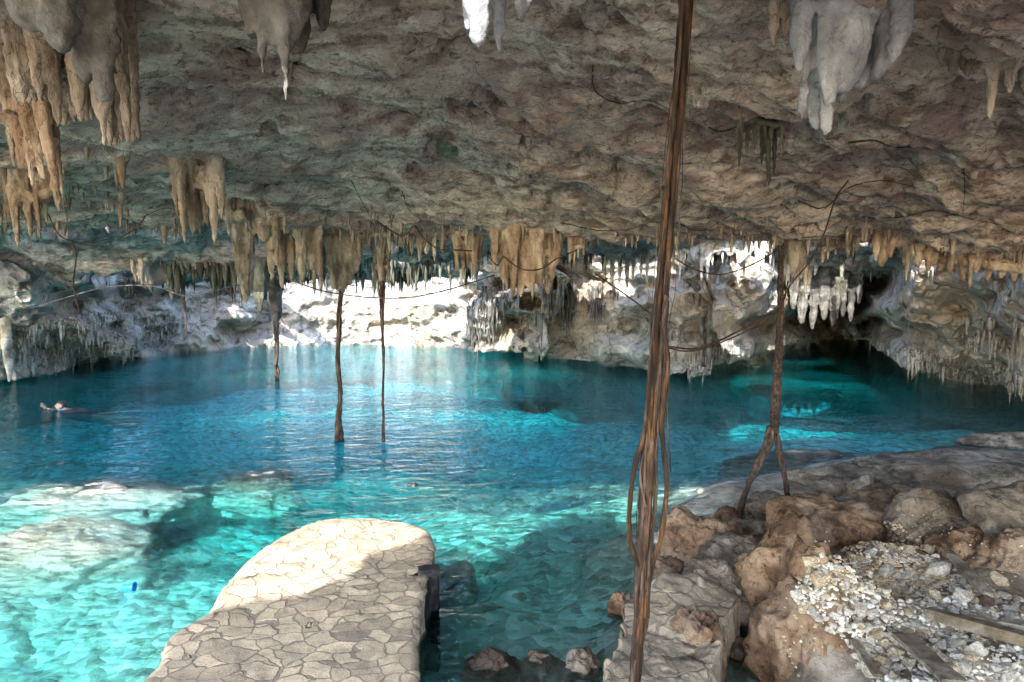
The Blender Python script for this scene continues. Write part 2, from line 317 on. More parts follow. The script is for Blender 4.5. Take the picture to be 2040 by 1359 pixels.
# ================================================================== GROUND (lake bed, bank, terrace behind)
ctl = [ # px,row,z
 (1340,1090,0.0),(1420,1040,0.0),(1480,1015,0.05),(1580,1000,0.05),(1620,965,0.08),(1750,940,0.1),(1900,930,0.1),(2040,920,0.12),(2400,880,.2),
 (1400,1150,.15),(1300,1180,.05),(1270,1300,.0),(1380,1250,.1),(1290,1359,.0),(1330,1500,.0),
 (1470,1240,-.1),(1480,1300,-.15),(1480,1359,-.15),(1510,1270,-.1),
 (1560,1100,.3),(1620,1120,.42),(1650,1010,.25),(1800,980,.35),(1950,1000,.5),(1740,1090,.6),(1700,1180,.60),(1640,1260,.45),(1900,1200,.6),(2000,1300,.65),(1800,1359,.55),(2040,1150,.6),(2300,1200,.9),(2000,1600,.8),(1660,1500,.2),
 (1150,1359,-.15),(1100,1359,-.3),(900,1359,-.5),(1100,1200,-.5),(900,1200,-.75),(1190,1250,-.35),(1240,1150,-.25),(1180,1100,-.6),(1050,1050,-1.3),(1300,1000,-.9),(1450,960,-.45),(1600,920,-.4),(1800,900,-.4),(2000,890,-.5),
 (800,1000,-2.4),(1200,950,-2.0),(600,950,-2.4),(300,930,-2.4),(300,1100,-.9),(100,1100,-.30),(0,1200,-.35),(250,1300,-.55),(100,1350,-.6),(400,1150,-1.0),(500,1010,-1.3),(170,1010,-.45),(280,1010,-.5),(480,985,-.8),(0,950,-1.6),(0,880,-2.6),(-200,1100,-.4),(-200,900,-2.6),
 (600,1200,-.9),(700,1100,-1.4),(600,1400,-.6),(300,1500,-.4),
 (1400,850,-3.4),(1800,850,-2.6),(2100,830,-3.0),(900,880,-3.0),(1000,850,-7),(1150,880,-6.5),(1300,860,-7),(1420,850,-6),(1100,820,-8),(1250,800,-8),(1420,790,-8),(1000,790,-7),(400,850,-3.2),(100,810,-3.0),(-300,820,-3.0)]
C_ = np.array([[*G(a, b, z)] for a, b, z in ctl])
extra = np.array([[x, y, z] for x, y, z in [(-20,16,-3.6),(-8,18,-3.2),(0,18,-6),(8,18,-3.2),(16,17,-3.4),(-24,28,-3.5),(-8,24,-2.6),(-3,25,-2.6),(4,26,-4.2),(12,24,-4.0),(24,22,-3.5),(0,36,-4),(-20,40,-4),(20,40,-4),(-40,30,-4),(40,30,-4),(-14,8,-2.4),(-16,2,0.4),(14,6,1.2),(20,10,1.4),
   (1.4,3.7,-.25),(1.6,4.2,-.25),(1.5,4.7,-.2),(1.5,3.2,-.25),(1.75,3.5,-.2),(1.6,2.8,-.1),
   (-6,1.5,.2),(-2,1.0,.3),(2,1,.7),(6,1,1.1),(-8,-2,.8),(0,-2,.8),(8,-3,1.2),(-20,-8,1.0),(0,-10,1.0),(20,-8,1.3),(-40,-30,1.2),(0,-40,1.2),(40,-30,1.2)]])
C_ = np.vstack([C_, extra])
def ground_base(x, y):
    p = np.c_[np.ravel(x), np.ravel(y)]; out = np.empty(len(p))
    for i in range(0, len(p), 20000):
        q = p[i:i+20000]; d2 = ((q[:, None]-C_[None, :, :2])**2).sum(-1)+.03; w = d2**-1.6
        out[i:i+20000] = (w@C_[:, 2])/w.sum(1)
    o = out.reshape(np.shape(x)); return np.where(o < -1.2, -1.2+(o+1.2)*.55, o)
def ground_z(x, y):
    x = np.asarray(x, float); y = np.asarray(y, float)
    b = ground_base(x, y); dp = np.clip(-b/3, 0, 1)
    return b + (.05+.30*dp)*fbm(x, y, 0*x, .55, 4, 3) + .035*fbm(x, y, 0*x, 3.0, 3, 9) + .25*dp*np.maximum(ridge(x, y, 0*x, .35, 3, 21)-.4, 0)
yv = np.r_[np.linspace(-40, 1.5, 30)[:-1], np.linspace(1.5, 11, 330)[:-1], np.linspace(11, 46, 230)]
tv = np.linspace(-1, 1, 480)
YY, TT = np.meshgrid(yv, tv, indexing='ij')
XX = (.9*np.maximum(YY, 0)+2)*TT + 26*TT**5
ZZ = ground_z(XX, YY)
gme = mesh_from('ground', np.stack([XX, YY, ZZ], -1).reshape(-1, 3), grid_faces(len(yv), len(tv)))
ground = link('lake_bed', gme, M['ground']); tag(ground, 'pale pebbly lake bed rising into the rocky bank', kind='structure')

# ================================================================== WATER
wb = bmesh.new()
bmesh.ops.create_grid(wb, x_segments=2, y_segments=2, size=1)
wb.free()
def box_vf(x0, x1, y0, y1, z0, z1):
    V = [(x, y, z) for z in (z0, z1) for y in (y0, y1) for x in (x0, x1)]
    return V, [(0,2,3,1), (4,5,7,6), (0,1,5,4), (2,6,7,3), (0,4,6,2), (1,3,7,5)]
V, Fc = box_vf(-45, 45, 1.2, 45, -7, 0)
water = link('water', mesh_from('water', V, Fc, False), M['water']); tag(water, 'clear turquoise lagoon water', kind='structure')

# ================================================================== CEILING
cpx = np.array([-600, 0, 250, 450, 700, 950, 1200, 1450, 1700, 2040, 2640.])
cy_ = [(2.0, [-300]*11), (3.0, [-20,-20,-30,-30,-40,-50,-50,-30,-20,-20,0]),
 (4.2, [150,150,130,110,90,80,80,100,130,150,160]), (5.5, [290,280,260,240,230,220,230,250,260,270,280]),
 (7.0, [390,380,360,350,345,350,355,360,375,390,400]), (8.5, [450,438,430,422,428,445,445,432,440,465,475]),
 (9.8, [480,466,460,458,470,496,498,488,492,530,560]), (10.5, [430,415,410,415,425,440,440,430,440,470,500]),
 (12.0, [430,428,425,420,430,445,442,435,440,475,500]), (13.5, [490,490,488,470,462,475,475,455,462,500,525]), (15.5, [570,574,574,556,528,522,510,503,515,552,565]),
 (16.3, [560,560,560,520,490,480,480,480,490,530,545]), (18.9, [565,568,568,535,505,498,495,495,505,545,555]), (20.5, [570,574,575,568,560,558,540,530,538,565,572]),
 (23.0, [562,571,573,566,560,558,548,540,552,573,574]), (27.0, [560,568,568,560,552,550,545,540,552,570,570]),(40.0, [560,565,565,555,550,550,545,545,552,565,570])]
def S_(px): return 1.0+.19*(1-np.clip((np.asarray(px, float)-900)/450, 0, 1))
TY = np.array([a for a, _ in cy_]); TZ = np.array([[rowz(0, r, y*float(S_(c))) for r, c in zip(rows, cpx)] for y, rows in cy_])
def ceil_base(x, y):
    ye = np.maximum(y, 2.0); px = np.clip(CX + F*x/ye*1.0, -600, 2639.9); ye = np.clip(ye/S_(px), 2.0, 39.9)
    i = np.clip(np.searchsorted(TY, ye, side='right')-1, 0, len(TY)-2); fy = (ye-TY[i])/(TY[i+1]-TY[i])
    j = np.clip(np.searchsorted(cpx, px, side='right')-1, 0, len(cpx)-2); fx = (px-cpx[j])/(cpx[j+1]-cpx[j]); fx = fx*fx*(3-2*fx)
    return (TZ[i, j]*(1-fx)+TZ[i, j+1]*fx)*(1-fy)+(TZ[i+1, j]*(1-fx)+TZ[i+1, j+1]*fx)*fy
yv = np.r_[np.linspace(-3.6, 2.4, 48)[:-1], np.linspace(2.4, 12.5, 440)[:-1], np.linspace(12.5, 38, 240)]
tv = np.linspace(-1, 1, 900)
YY, TT = np.meshgrid(yv, tv, indexing='ij'); XX = (.82*np.maximum(YY, 0)+1.5)*TT + 13*TT**5
ZB = ceil_base(XX, YY)
pxg = CX+F*XX/np.maximum(YY, .5); YN = YY/S_(pxg)
wx = .9*fbm(XX, YY, ZB, .22, 2, 33); ca, sa = math.cos(R(-32)), math.sin(R(-32)); xr = (XX+wx)*ca-(YY+wx)*sa; yr = (XX+wx)*sa+(YY+wx)*ca
lipw = np.clip(1-np.abs(YN-9.8)/1.6, 0, 1)
disp = (.16-.09*lipw)*fbm(XX, YY, ZB, .75, 4, 40) \
     + .17*(1-.6*lipw)*(ridge(xr*.25, yr*1.2, ZB, .8, 2, 45, .5)-.3)+.05*ridge(xr*.18, yr*1.6, ZB*1.5, 2.4, 2, 47, .5) + .036*ridge(xr*.45, yr*1.7, ZB, 2.1, 5, 50, .62) + .022*fbm(xr*.5, yr*1.9, ZB, 9, 4, 60, .7)
pk = vnoise(XX*2.3, YY*2.3, ZB, 71)+.25*vnoise(XX*7, YY*7, ZB, 72); disp += .26*np.clip(pk-.47, 0, .18)/.18*(1-.8*lipw)*(fbm(XX, YY, ZB, 5, 2, 5)*.3+1)  # solution pockets (up)
ZC = ZB+disp
XC = XX+.05*fbm(XX, YY, ZB, 2.4, 3, 81); YC = YY+.05*fbm(XX, YY, ZB, 2.4, 3, 82)
pxg = CX+F*XX/np.maximum(YY, .5)
wn = .35*fbm(XX, YY, 0*XX, .9, 3, 90)
def inpoly(x, y, poly):
    c = np.zeros(x.shape, bool); n = len(poly)
    for a in range(n):
        x1, y1 = poly[a]; x2, y2 = poly[(a+1) % n]
        k = ((y1 > y) != (y2 > y)) & (x < (x2-x1)*(y-y1)/((y2-y1) or 1e-9)+x1); c ^= k
    return c
hole = inpoly(XX+wn*.8, YY+wn*.4, [(-2.75,.55),(-2.2,.9),(-1.6,.6),(-.7,.7),(-.2,1.3),(-.4,1.9),(-2.0,2.0),(-12,1.9),(-30,1.8),(-30,-9),(-9,-9),(-6.2,-3.8),(-4.3,-1.4)])
hole |= (YN+.5*wn > 21.0) & (pxg > 200) & (pxg < 990)
hole |= (YN+.4*wn > 14.9) & (pxg < 300) & (pxg > -400)
hole |= (YN > np.interp(pxg, [900, 960, 1400, 1460], [16.3, 16.9, 16.9, 16.3])) & (YN+.6*wn < 18.8) & (pxg > 340) & (pxg < 2100) & (YY < 33)
hole |= (YN > 10.5) & (YN+.6*wn < np.interp(pxg, [450, 700, 1380, 1420], [12.1, 13.3, 13.3, 14.1])) & ((pxg < 900) | (pxg > 1380))  & (pxg > -350) & (pxg < 2060+60*wn)
Fq = grid_faces(len(yv), len(tv)); hk = hole.ravel()[Fq].any(1)
cme = mesh_from('ceiling', np.stack([XC, YC, ZC], -1).reshape(-1, 3), Fq[~hk][:, ::-1])
ceiling = link('cave_ceiling', cme, M['ceiling']); tag(ceiling, 'low ridged limestone cave ceiling', kind='structure')
so = ceiling.modifiers.new('thick', 'SOLIDIFY'); so.thickness = .35; so.offset = -1
cbv = BVHTree.FromPolygons([Vector(v) for v in np.stack([XC, YC, ZC], -1).reshape(-1, 3)[:, :].tolist()], Fq[~hk].tolist()) if False else None

# ================================================================== FAR WALL
wt = [ # px, row of lower edge, undercut, lean toward viewer, top z
 (-700,770,.4,1.5,4.2),(-300,755,.4,1.6,4.2),(0,752,.3,1.8,4.0),(130,738,.3,1.8,3.9),(230,722,.2,1.0,3.9),(300,703,.05,-.2,6.5),(400,698,0,-.6,7.5),(560,688,0,-.8,7.5),(700,686,0,-.8,7.5),(850,690,0,-.7,7.5),
 (940,693,.1,-.3,6.5),(985,697,.6,.6,4.4),(1060,703,.7,1.2,4.2),(1130,712,.5,1.3,4.2),(1230,725,.4,1.0,4.2),(1330,741,.5,.8,4.2),(1410,742,.6,.8,4.2),(1480,718,.9,.5,4.2),(1560,694,1,.2,4.2),(1620,680,.7,-.3,4.2),(1660,672,.5,-.7,4.2),(1700,676,.7,-.2,4.2),
 (1740,698,1,1.0,4.2),(1790,724,1,1.9,4.2),(1860,742,1,2.4,4.2),(1950,757,.9,2.6,4.2),(2040,778,.9,2.6,4.2),(2300,800,.9,2.6,4.2),(2800,800,.9,2.6,4.2)]
wt = np.array(wt, float)
pc = np.r_[np.linspace(-700, -40, 60)[:-1], np.linspace(-40, 2080, 900)[:-1], np.linspace(2080, 2800, 60)]
rb, uk, le, tz = [np.interp(pc, wt[:, 0], wt[:, k]) for k in (1, 2, 3, 4)]
ze = np.where(uk > .65, .75*uk, .42*uk)
Yd = np.array([(ze[k]-CAM_H)/ray(p, r)[2]*ray(p, r)[1] for k, (p, r) in enumerate(zip(pc, rb))])
tt = np.r_[np.linspace(-1, 0, 26)[:-1], np.linspace(0, 1, 150)]
T2, PC = np.meshgrid(tt, np.arange(len(pc)), indexing='ij')
ZE, YD, LE, TZ2, UK = ze[PC], Yd[PC], le[PC], tz[PC], uk[PC]
Zw = np.where(T2 < 0, ZE+T2*(4.6+ZE), ZE+T2*(TZ2-ZE))
pw = pc[PC]+55*vnoise(pc[PC]/80, Zw*1.3, 0, 170)+16*vnoise(pc[PC]/25, Zw*3.5, 0, 171)
YD, LE, UK = np.interp(pw, pc, Yd), np.interp(pw, pc, le), np.interp(pw, pc, uk)
off = np.where(T2 < 0, 4.6*UK*np.minimum(1, (-T2*14))**.6, -LE*np.clip((Zw-ZE)/2.6, 0, 1.5)**1.2 + .9*UK*np.clip(.25-(Zw-ZE), 0, .25))
bulge = .45*fbm(pc[PC]/1260*24, Zw*1.0, 0*Zw, .55, 3, 130)
DY = YD+off+bulge
U = (pc[PC]-CX)/F
Xw = U*DY; 
fx, fy_, fz = Xw, DY, Zw
small = .26*ridge(fx*1.0, fy_*1.0, fz*1.4, .9, 4, 140, .5)+.05*fbm(fx, fy_, fz, 5, 3, 150)
DY = DY-small; Xw = U*DY
Zw = Zw+.06*fbm(fx, fy_, fz, 2.2, 3, 160)
wme = mesh_from('wall', np.stack([Xw, DY, Zw], -1).reshape(-1, 3), grid_faces(len(tt), len(pc)))
wall = link('cave_wall', wme, M['wall']); tag(wall, 'pale limestone cave wall at the far side of the water', kind='structure')

bpy.context.view_layer.update()
def bvh_of(me):
    n = len(me.vertices); co = np.empty(n*3, np.float32); me.vertices.foreach_get('co', co)
    k = len(me.polygons); idx = np.empty(len(me.loops), np.int32); me.loops.foreach_get('vertex_index', idx)
    return BVHTree.FromPolygons(co.reshape(-1, 3).tolist(), idx.reshape(k, -1).tolist())
BV_C = bvh_of(cme); BV_W = bvh_of(wme); BV_G = bvh_of(gme)
CAMP = Vector((0, 0, CAM_H))
def cast(px, row, bvs):
    d = Vector(ray(px, row).tolist()).normalized(); best = None
    for b in bvs:
        h = b.ray_cast(CAMP, d)
        if h[0] is not None and (best is None or h[3] < best[3]): best = h
    return best
def ceil_at(x, y):
    h = BV_C.ray_cast(Vector((x, y, -1)), Vector((0, 0, 1)))
    return h[0].z if h[0] is not None else float(ceil_base(np.array([x]), np.array([y]))[0])

# ================================================================== STALACTITES
def stal_vf(L, rt, seed, seg=14, rings=22, flare=1.5, blunt=.25, bend=(0, 0), flat=1.0, top=.25, flute=.36):
    """hangs from z=0 to z=-L; top part runs up into the rock"""
    t = np.linspace(0, 1, rings); z = top-(L+top)*t
    r = rt*((1-t)**.75*(1-blunt)+blunt*np.sqrt(np.clip(1-t**6, 0, 1)))*(1+(flare-1)*np.exp(-t*7))
    r[-1] = 0.001
    th = np.linspace(0, 2*np.pi, seg, endpoint=False)
    n = 1+flute*vnoise(np.cos(th)[None]*1.7+seed, np.sin(th)[None]*1.7, t[:, None]*1.2*max(1, L/rt/6), seed)+.10*vnoise(np.cos(th)[None]*3, np.sin(th)[None]*3+seed, z[:, None]/rt*1.1, seed+5)
    # drip bulges
    n = n*(1+.08*np.sin(z[:, None]/rt*2.4+seed))
    rr = r[:, None]*n
    x = rr*np.cos(th)[None]+bend[0]*t[:, None]**1.5; y = rr*np.sin(th)[None]*flat+bend[1]*t[:, None]**1.5
    V = np.stack([x, y, np.broadcast_to(z[:, None], x.shape)], -1).reshape(-1, 3)
    V = np.vstack([V, [[0, 0, z[0]], [bend[0], bend[1], z[-1]]]]); a, b = rings*seg, rings*seg+1; j = np.arange(seg); j2 = (j+1) % seg
    return V, np.vstack([grid_faces(rings, seg, True), np.stack([j2, j, j*0+a, j*0+a], 1), np.stack([(rings-1)*seg+j, (rings-1)*seg+j2, j*0+b, j*0+b], 1)])
def pxr(w, Y): return w*Y/F                   # image width -> metres
FLOWN = [0]
TEX = {}
def ctex(sc):
    k = round(sc, 3)
    if k not in TEX:
        t = bpy.data.textures.new('lumps', 'CLOUDS'); t.noise_scale = k; t.noise_depth = 4; TEX[k] = t
    return TEX[k]
def cluster(name, label, cat, lobes, Y, mat, group=None, seg=18, rings=40, flare=1.35, blunt=.3, yspread=.15, rough=.05, web=True):
    """lobes: (px, row_top, row_tip, width_px[, bend_px]); ONE fused drapery"""
    mb = MB(); px0 = sum(l[0] for l in lobes)/len(lobes)
    if Y > 6: Y = Y*float(S_(px0))
    org = P(px0, lobes[0][1], Y); wm = 0
    def lobe(px, r0, r1, w, be, flat, bl, fl, yy, top=None):
        a = P(px, r0, yy); b = P(px, r1, yy); Ln = a.z-b.z; rt = pxr(w, Y)/2
        tp = .12+rt*.8; gap = ceil_at(a.x, a.y)-a.z
        if 0 < gap+.08 < 1.1 and gap+.08 > tp: tp = gap+.08
        V, Fq = stal_vf(Ln, rt, random.random()*50, seg, rings, fl, bl, (pxr(be, Y), 0), flat, top=tp)
        mb.add(V+np.array(a), Fq)
    for k, l in enumerate(lobes):
        lobe(l[0], l[1], l[2], l[3]*.92, l[4] if len(l) > 4 else 0, random.uniform(.75, 1.05), blunt, flare, Y+random.uniform(-yspread, yspread)); wm += l[3]/len(lobes)
    if len(lobes) > 1:
        xs = sorted(lobes, key=lambda l: l[0])
        for q in range(len(xs)-1):
            A_l, B_l = xs[q], xs[q+1]; c = (A_l[0]+B_l[0])/2; rr0 = (A_l[1]+B_l[1])/2; rr1 = rr0+.34*((A_l[2]+B_l[2])/2-rr0)
            lobe(c, rr0, rr1, max(wm*.6, (B_l[0]-A_l[0])*1.1), 0, .8, .4, 1.7, Y+.04)
            a = np.array(P(A_l[0], A_l[1]+.04*(A_l[2]-A_l[1]), Y)); b = np.array(P(B_l[0], B_l[1]+.04*(B_l[2]-B_l[1]), Y)); rb_ = pxr(wm, Y)*.42
            mb.add(*tube_vf([a+(b-a)*t_ for t_ in np.linspace(-.05, 1.05, 8)], rb_, 10))
    me = mb.mesh(name, origin=org)
    o = link(name, me, mat, loc=org); tag(o, label, cat, group)
    w = pxr(wm, Y)
    rm = o.modifiers.new('fuse', 'REMESH'); rm.mode = 'VOXEL'; rm.voxel_size = max(.007, w*.075); rm.use_smooth_shade = True
    d1 = o.modifiers.new('lumps', 'DISPLACE'); d1.texture = ctex(w*.55); d1.strength = w*.20; d1.mid_level = .5; d1.texture_coords = 'GLOBAL'
    d2 = o.modifiers.new('grain', 'DISPLACE'); d2.texture = ctex(w*.16); d2.strength = w*.10; d2.mid_level = .5; d2.texture_coords = 'GLOBAL'
    return o

cluster('stalactite_drapery', 'dark grey drapery of fat stalactites in the upper left corner of the ceiling', 'stalactite',
  [(60,-90,70,150),(150,-80,165,110,10),(200,-90,205,70,-5),(110,-60,110,120),(30,-80,40,120)], 3.3, M['flow_grey'], blunt=.55, flare=1.2)
cluster('stalactite_drapery', 'cascade of rounded stone folds and knobs below the upper left drapery', 'stalactite',
  [(10+11.5*k, 95+2.5*k+(k*37 % 23), 175+5.5*k+(k*53 % 61)-20, 24+(k*29 % 22), 8) for k in range(23)]+[(70,80,190,90),(140,90,210,90),(200,120,240,80)], 4.3, M['flow'], blunt=.55, yspread=.25, flare=1.2)
cluster('stalactite_cluster', 'long cream and orange stalactites leaning down at the left edge', 'stalactite',
  [(10,230,325,30,12),(40,240,360,46,40),(75,250,385,44,32),(55,330,375,30,8),(105,280,400,30,14)], 4.9, M['flow_or'], blunt=.35)
cluster('stalactite_cluster', 'short orange stalactites in a bunch low at the left edge', 'stalactite',
  [(15,340,440,30),(50,370,475,28,6),(72,395,478,18,4),(110,370,425,22,6),(30,400,500,22)], 6.6, M['flow_or'])
cluster('stalactite_cluster', 'grey and brown stalactite cluster hanging from the top edge left of centre', 'stalactite',
  [(490,-60,55,60),(540,-70,95,66),(575,-60,100,60),(600,-60,105,70),(640,-60,70,60),(520,60,150,30),(566,60,205,32),(560,-60,110,150)], 3.3, M['flow_grey'], blunt=.4)
cluster('stalactite_cluster', 'smooth bluish white stalactite pair hanging at the top edge centre', 'stalactite',
  [(955,-70,96,86),(995,-70,112,44),(930,-80,66,50)], 2.85, M['flow_blue'], blunt=.6)
cluster('stalactite', 'small round bluish white knob at the top edge beside the white pair', 'stalactite', [(1036,-70,44,62)], 2.85, M['flow_blue'], blunt=.8)
cluster('stalactite_drapery', 'large bluish white drapery of fused stalactites at the upper right', 'stalactite',
  [(1600,-80,150,60),(1640,-60,262,62,-4),(1612,20,255,28,-6),(1665,-60,215,80,-4),(1700,-70,210,90,-12),(1740,-70,185,90,-18),(1780,-70,165,80,-26),(1810,-80,130,66,-20),(1650,150,272,44),(1590,-80,90,70),(1680,-60,190,170),(1760,-60,150,130)], 3.55, M['flow_blue'], blunt=.5, yspread=.2, rough=.07)
cluster('stalactite_cluster', 'tan stone lump hanging just left of the large white drapery', 'stalactite', [(1545,-40,92,30),(1568,-40,75,40),(1585,-40,70,30)], 3.7, M['flow'], blunt=.5)
cluster('stalactite_cluster', 'brown blunt stalactites in the upper right corner', 'stalactite',
  [(1905,20,150,50),(1935,30,160,30),(1985,20,240,34),(1960,-20,140,60),(2020,10,190,50),(2060,0,200,60),(1880,10,130,44),(1950,0,150,110)], 4.2, M['flow'], blunt=.45)
cluster('stalactite_cluster', 'dark brown root-like stalactite strands on the ceiling right of the big root', 'stalactite',
  [(1475,240,335,16),(1490,240,310,16),(1505,235,300,18),(1530,240,375,18,6),(1545,245,360,14),(1520,240,330,16),(1558,240,320,14)], 5.3, M['flow_dark'])
cluster('stalactite_cluster', 'tan stalactite cluster hanging left of centre over the pale ceiling', 'stalactite',
  [(360,360,488,28,4),(380,350,470,34),(405,330,445,30),(425,400,490,28),(350,330,430,26),(395,370,470,24),(440,380,440,24)], 6.8, M['flow'], blunt=.3)
cluster('stalactite_cluster', 'squat tan stalactite hump right of the tan cluster left of centre', 'stalactite', [(470,430,490,44),(455,425,470,24),(490,425,465,22)], 8.4, M['flow'])
cluster('stalactite_cluster', 'rounded tan stone bowl with a long spike on its right side', 'stalactite', [(525,430,483,50),(505,430,470,36),(548,430,525,18,2),(565,430,470,20)], 8.7, M['flow'])
cluster('stalactite_cluster', 'tall fluted stalactite cone in front of the white wall left of centre', 'stalactite', [(483,490,607,46,4),(470,495,570,26,4),(497,495,585,24,2)], 9.4, M['flow'], blunt=.3)
cluster('stalactite_cluster', 'row of thin brown stalactites between the bowl and the knotted column', 'stalactite',
  [(585,440,500,14),(600,440,515,12),(610,440,518,12),(632,450,512,14),(560,520,575,22),(540,500,560,30),(600,520,572,30),(625,530,590,18),(638,540,598,14),(580,510,565,26)], 9.2, M['flow'])
cluster('stalactite_column', 'thick knotted tan stalactite bulb that a hanging root grows from', 'stalactite',
  [(680,430,565,66),(660,440,578,38,2),(695,440,572,38),(672,470,582,40),(712,440,545,34,-4),(645,450,545,22,4),(682,500,588,34)], 9.8, M['flow'], blunt=.5, rough=.08)
cluster('stalactite_cluster', 'small tan stalactites just right of the knotted bulb', 'stalactite',
  [(715,470,507,18),(735,465,495,12),(750,465,492,14),(765,465,495,14),(776,465,505,12),(790,465,492,14),(805,465,505,12),(820,470,510,14)], 9.5, M['flow'])
cluster('stalactite_cluster', 'ragged tan stalactite bulb holding the thin dark root', 'stalactite',
  [(758,530,580,22),(765,530,590,16),(748,530,570,14),(774,530,575,12)], 10.0, M['flow'])
cluster('stalactite_cluster', 'pinkish brown stalactites on the lip left of the orange row', 'stalactite',
  [(835,470,522,20),(850,470,508,22),(865,470,522,16),(812,470,512,12),(880,470,505,14)], 9.6, M['flow'])
cluster('stalactite_cluster', 'orange brown stalactites with one long tip left of the big orange cluster', 'stalactite',
  [(910,480,540,22),(923,480,557,18),(945,490,543,24,2),(932,490,535,16),(955,490,520,20)], 9.4, M['flow_or'])
cluster('stalactite_cluster', 'big orange cluster of fat finger stalactites under the ceiling lip at centre', 'stalactite',
  [(1010,500,580,22),(1023,500,592,24),(1038,495,594,30),(1055,495,580,26),(1062,510,600,18),(1075,500,578,26),(1092,500,588,30),(1104,500,560,26,-4),(1000,500,560,20),(985,505,540,20),(1115,495,530,20,-6)], 8.9, M['flow_or'], blunt=.5)
cluster('stalactite_cluster', 'small orange stalactite bunch right of the big orange cluster', 'stalactite', [(1136,490,525,14),(1144,490,532,12),(1152,490,515,10),(1163,490,510,12)], 9.3, M['flow_or'])
cluster('stalactite', 'single white spike between the orange clusters', 'stalactite', [(1003,530,592,8)], 10.4, M['flow_white'])
cluster('stalactite_column', 'ribbed grey stalactite in front of the white wall with a mossy root below it', 'stalactite',
  [(546,565,650,40,2),(538,570,640,20,6),(556,570,640,20,-2),(548,590,690,16,3)], 16.4, M['flow_grey'], blunt=.35)
cluster('stalactite', 'dark green pointed stalactite beside the ribbed grey column', 'stalactite', [(518,540,622,34,-2),(510,545,590,20),(528,545,600,20),(515,600,640,6)], 14.5, M['flow_dark'])
cluster('stalactite_cluster', 'dark mossy stalactite mass left of the tall fluted cone', 'stalactite', [(440,520,575,22),(453,530,585,20),(465,530,588,16),(430,530,562,18)], 15.2, M['flow_dark'])
cluster('stalactite_cluster', 'sunlit bright white stalactite curtain on the left', 'stalactite',
  [(268,500,562,20),(280,500,570,20),(290,500,565,18),(262,500,545,14),(300,500,530,14),(275,505,560,12)], 14.6, M['flow_white'])
cluster('stalactite_cluster', 'small white and cream stalactites right of the bright white curtain', 'stalactite',
  [(312,503,520,9),(320,503,532,9),(335,503,522,12),(388,505,538,10),(378,505,520,8),(408,510,535,12),(425,510,545,18,2),(418,510,530,12)], 14.8, M['flow_or'])
cluster('stalactite_cluster', 'ribbed grey stalactite stub with a black root below it', 'stalactite', [(340,540,600,20),(352,540,592,18),(363,540,600,16),(333,540,575,12)], 15.3, M['flow_dark'])
cluster('stalactite_column', 'long pale stalactite at the left edge whose tip touches the water', 'stalactite', [(5,580,762,34,2),(-10,580,720,30),(14,590,690,18)], 15.0, M['flow_white'])
cluster('stalactite_cluster', 'brown stalactite bulb above the forked root', 'stalactite', [(1585,490,545,40),(1570,495,530,26),(1600,495,550,22,-4),(1588,530,592,9),(1595,500,535,26)], 9.7, M['flow'])
cluster('stalactite_cluster', 'orange brown pointed stalactite on the right lip', 'stalactite', [(1760,495,533,36,-2),(1745,495,520,24),(1775,495,515,22)], 9.7, M['flow_or'])
cluster('stalactite', 'thin brown stalactite with a long tip right of the pointed one', 'stalactite', [(1808,500,562,13),(1803,500,530,14)], 9.7, M['flow'])
cluster('stalactite_cluster', 'brown stub stalactites in front of the bright water right of the forked root', 'stalactite', [(1640,495,525,14),(1650,495,518,12),(1665,490,508,14),(1690,490,512,14),(1700,490,515,10)], 9.7, M['flow'])
cluster('stalactite_drapery', 'ragged orange brown drapery along the lip at the right edge', 'stalactite',
  [(1830,505,535,26),(1850,510,542,22),(1875,512,540,26),(1895,515,545,22),(1920,518,560,28),(1945,520,545,30),(1970,525,560,24),(1995,530,556,26),(2020,532,562,24),(2045,535,570,26),(1862,510,530,20),(1935,520,575,12)], 9.8, M['flow_or'], blunt=.45)
cluster('stalactite_curtain', 'pale fluted curtain hanging at the top of the wall right of centre', 'stalactite',
  [(1205,495,560,16),(1220,495,575,16),(1235,495,565,16),(1250,495,578,14),(1262,495,560,14),(1278,495,555,12),(1290,500,575,10)], 16.5, M['flow_white'])
cluster('stalactite_cluster', 'bright white icicle stalactites between the two big roots', 'stalactite',
  [(1355,500,560,9),(1362,495,540,8),(1398,520,562,12),(1410,510,562,12),(1420,500,530,8),(1472,520,568,12),(1470,500,545,8),(1512,495,548,16),(1520,495,540,12),(1506,490,530,10),(1440,495,525,7),(1535,500,530,9),(1495,500,520,8)], 14.6, M['flow_white'])
cluster('stalactite_cluster', 'white stalactite spikes right behind the forked root', 'stalactite', [(1588,530,600,14),(1570,540,580,14),(1605,545,585,14),(1618,520,572,16,-6),(1630,515,550,14,-6),(1560,540,575,12)], 16.2, M['flow_white'])
cluster('stalactite_drapery', 'broad grey fluted drapery above the dark recess', 'stalactite',
  [(1582,560,618,20),(1600,555,648,26),(1622,560,658,24),(1645,552,640,22),(1662,558,651,20),(1682,552,632,18),(1698,555,642,16),(1713,550,606,14)], 20.4, M['flow_grey'], blunt=.7)
cluster('stalactite', 'dark grey pointed stalactite in front of the pale drapery', 'stalactite', [(1671,565,638,13),(1680,570,590,12)], 19.4, M['flow_dark'])
cluster('stalactite_column', 'narrow stalactite column standing at the water in the middle of the far wall', 'stalactite', [(940,590,705,12),(948,600,690,12),(958,590,690,10),(967,600,702,10),(976,600,704,8),(952,570,650,22),(935,590,680,8)], 24.0, M['flow_white'], blunt=.4)
cluster('stalactite_drapery', 'shaggy grey stone tongue hanging behind the big root', 'stalactite', [(1390,540,620,40),(1415,545,640,40),(1440,550,600,30),(1430,600,720,16),(1400,600,735,14),(1415,620,745,16),(1370,560,640,26)], 18.6, M['flow_grey'])

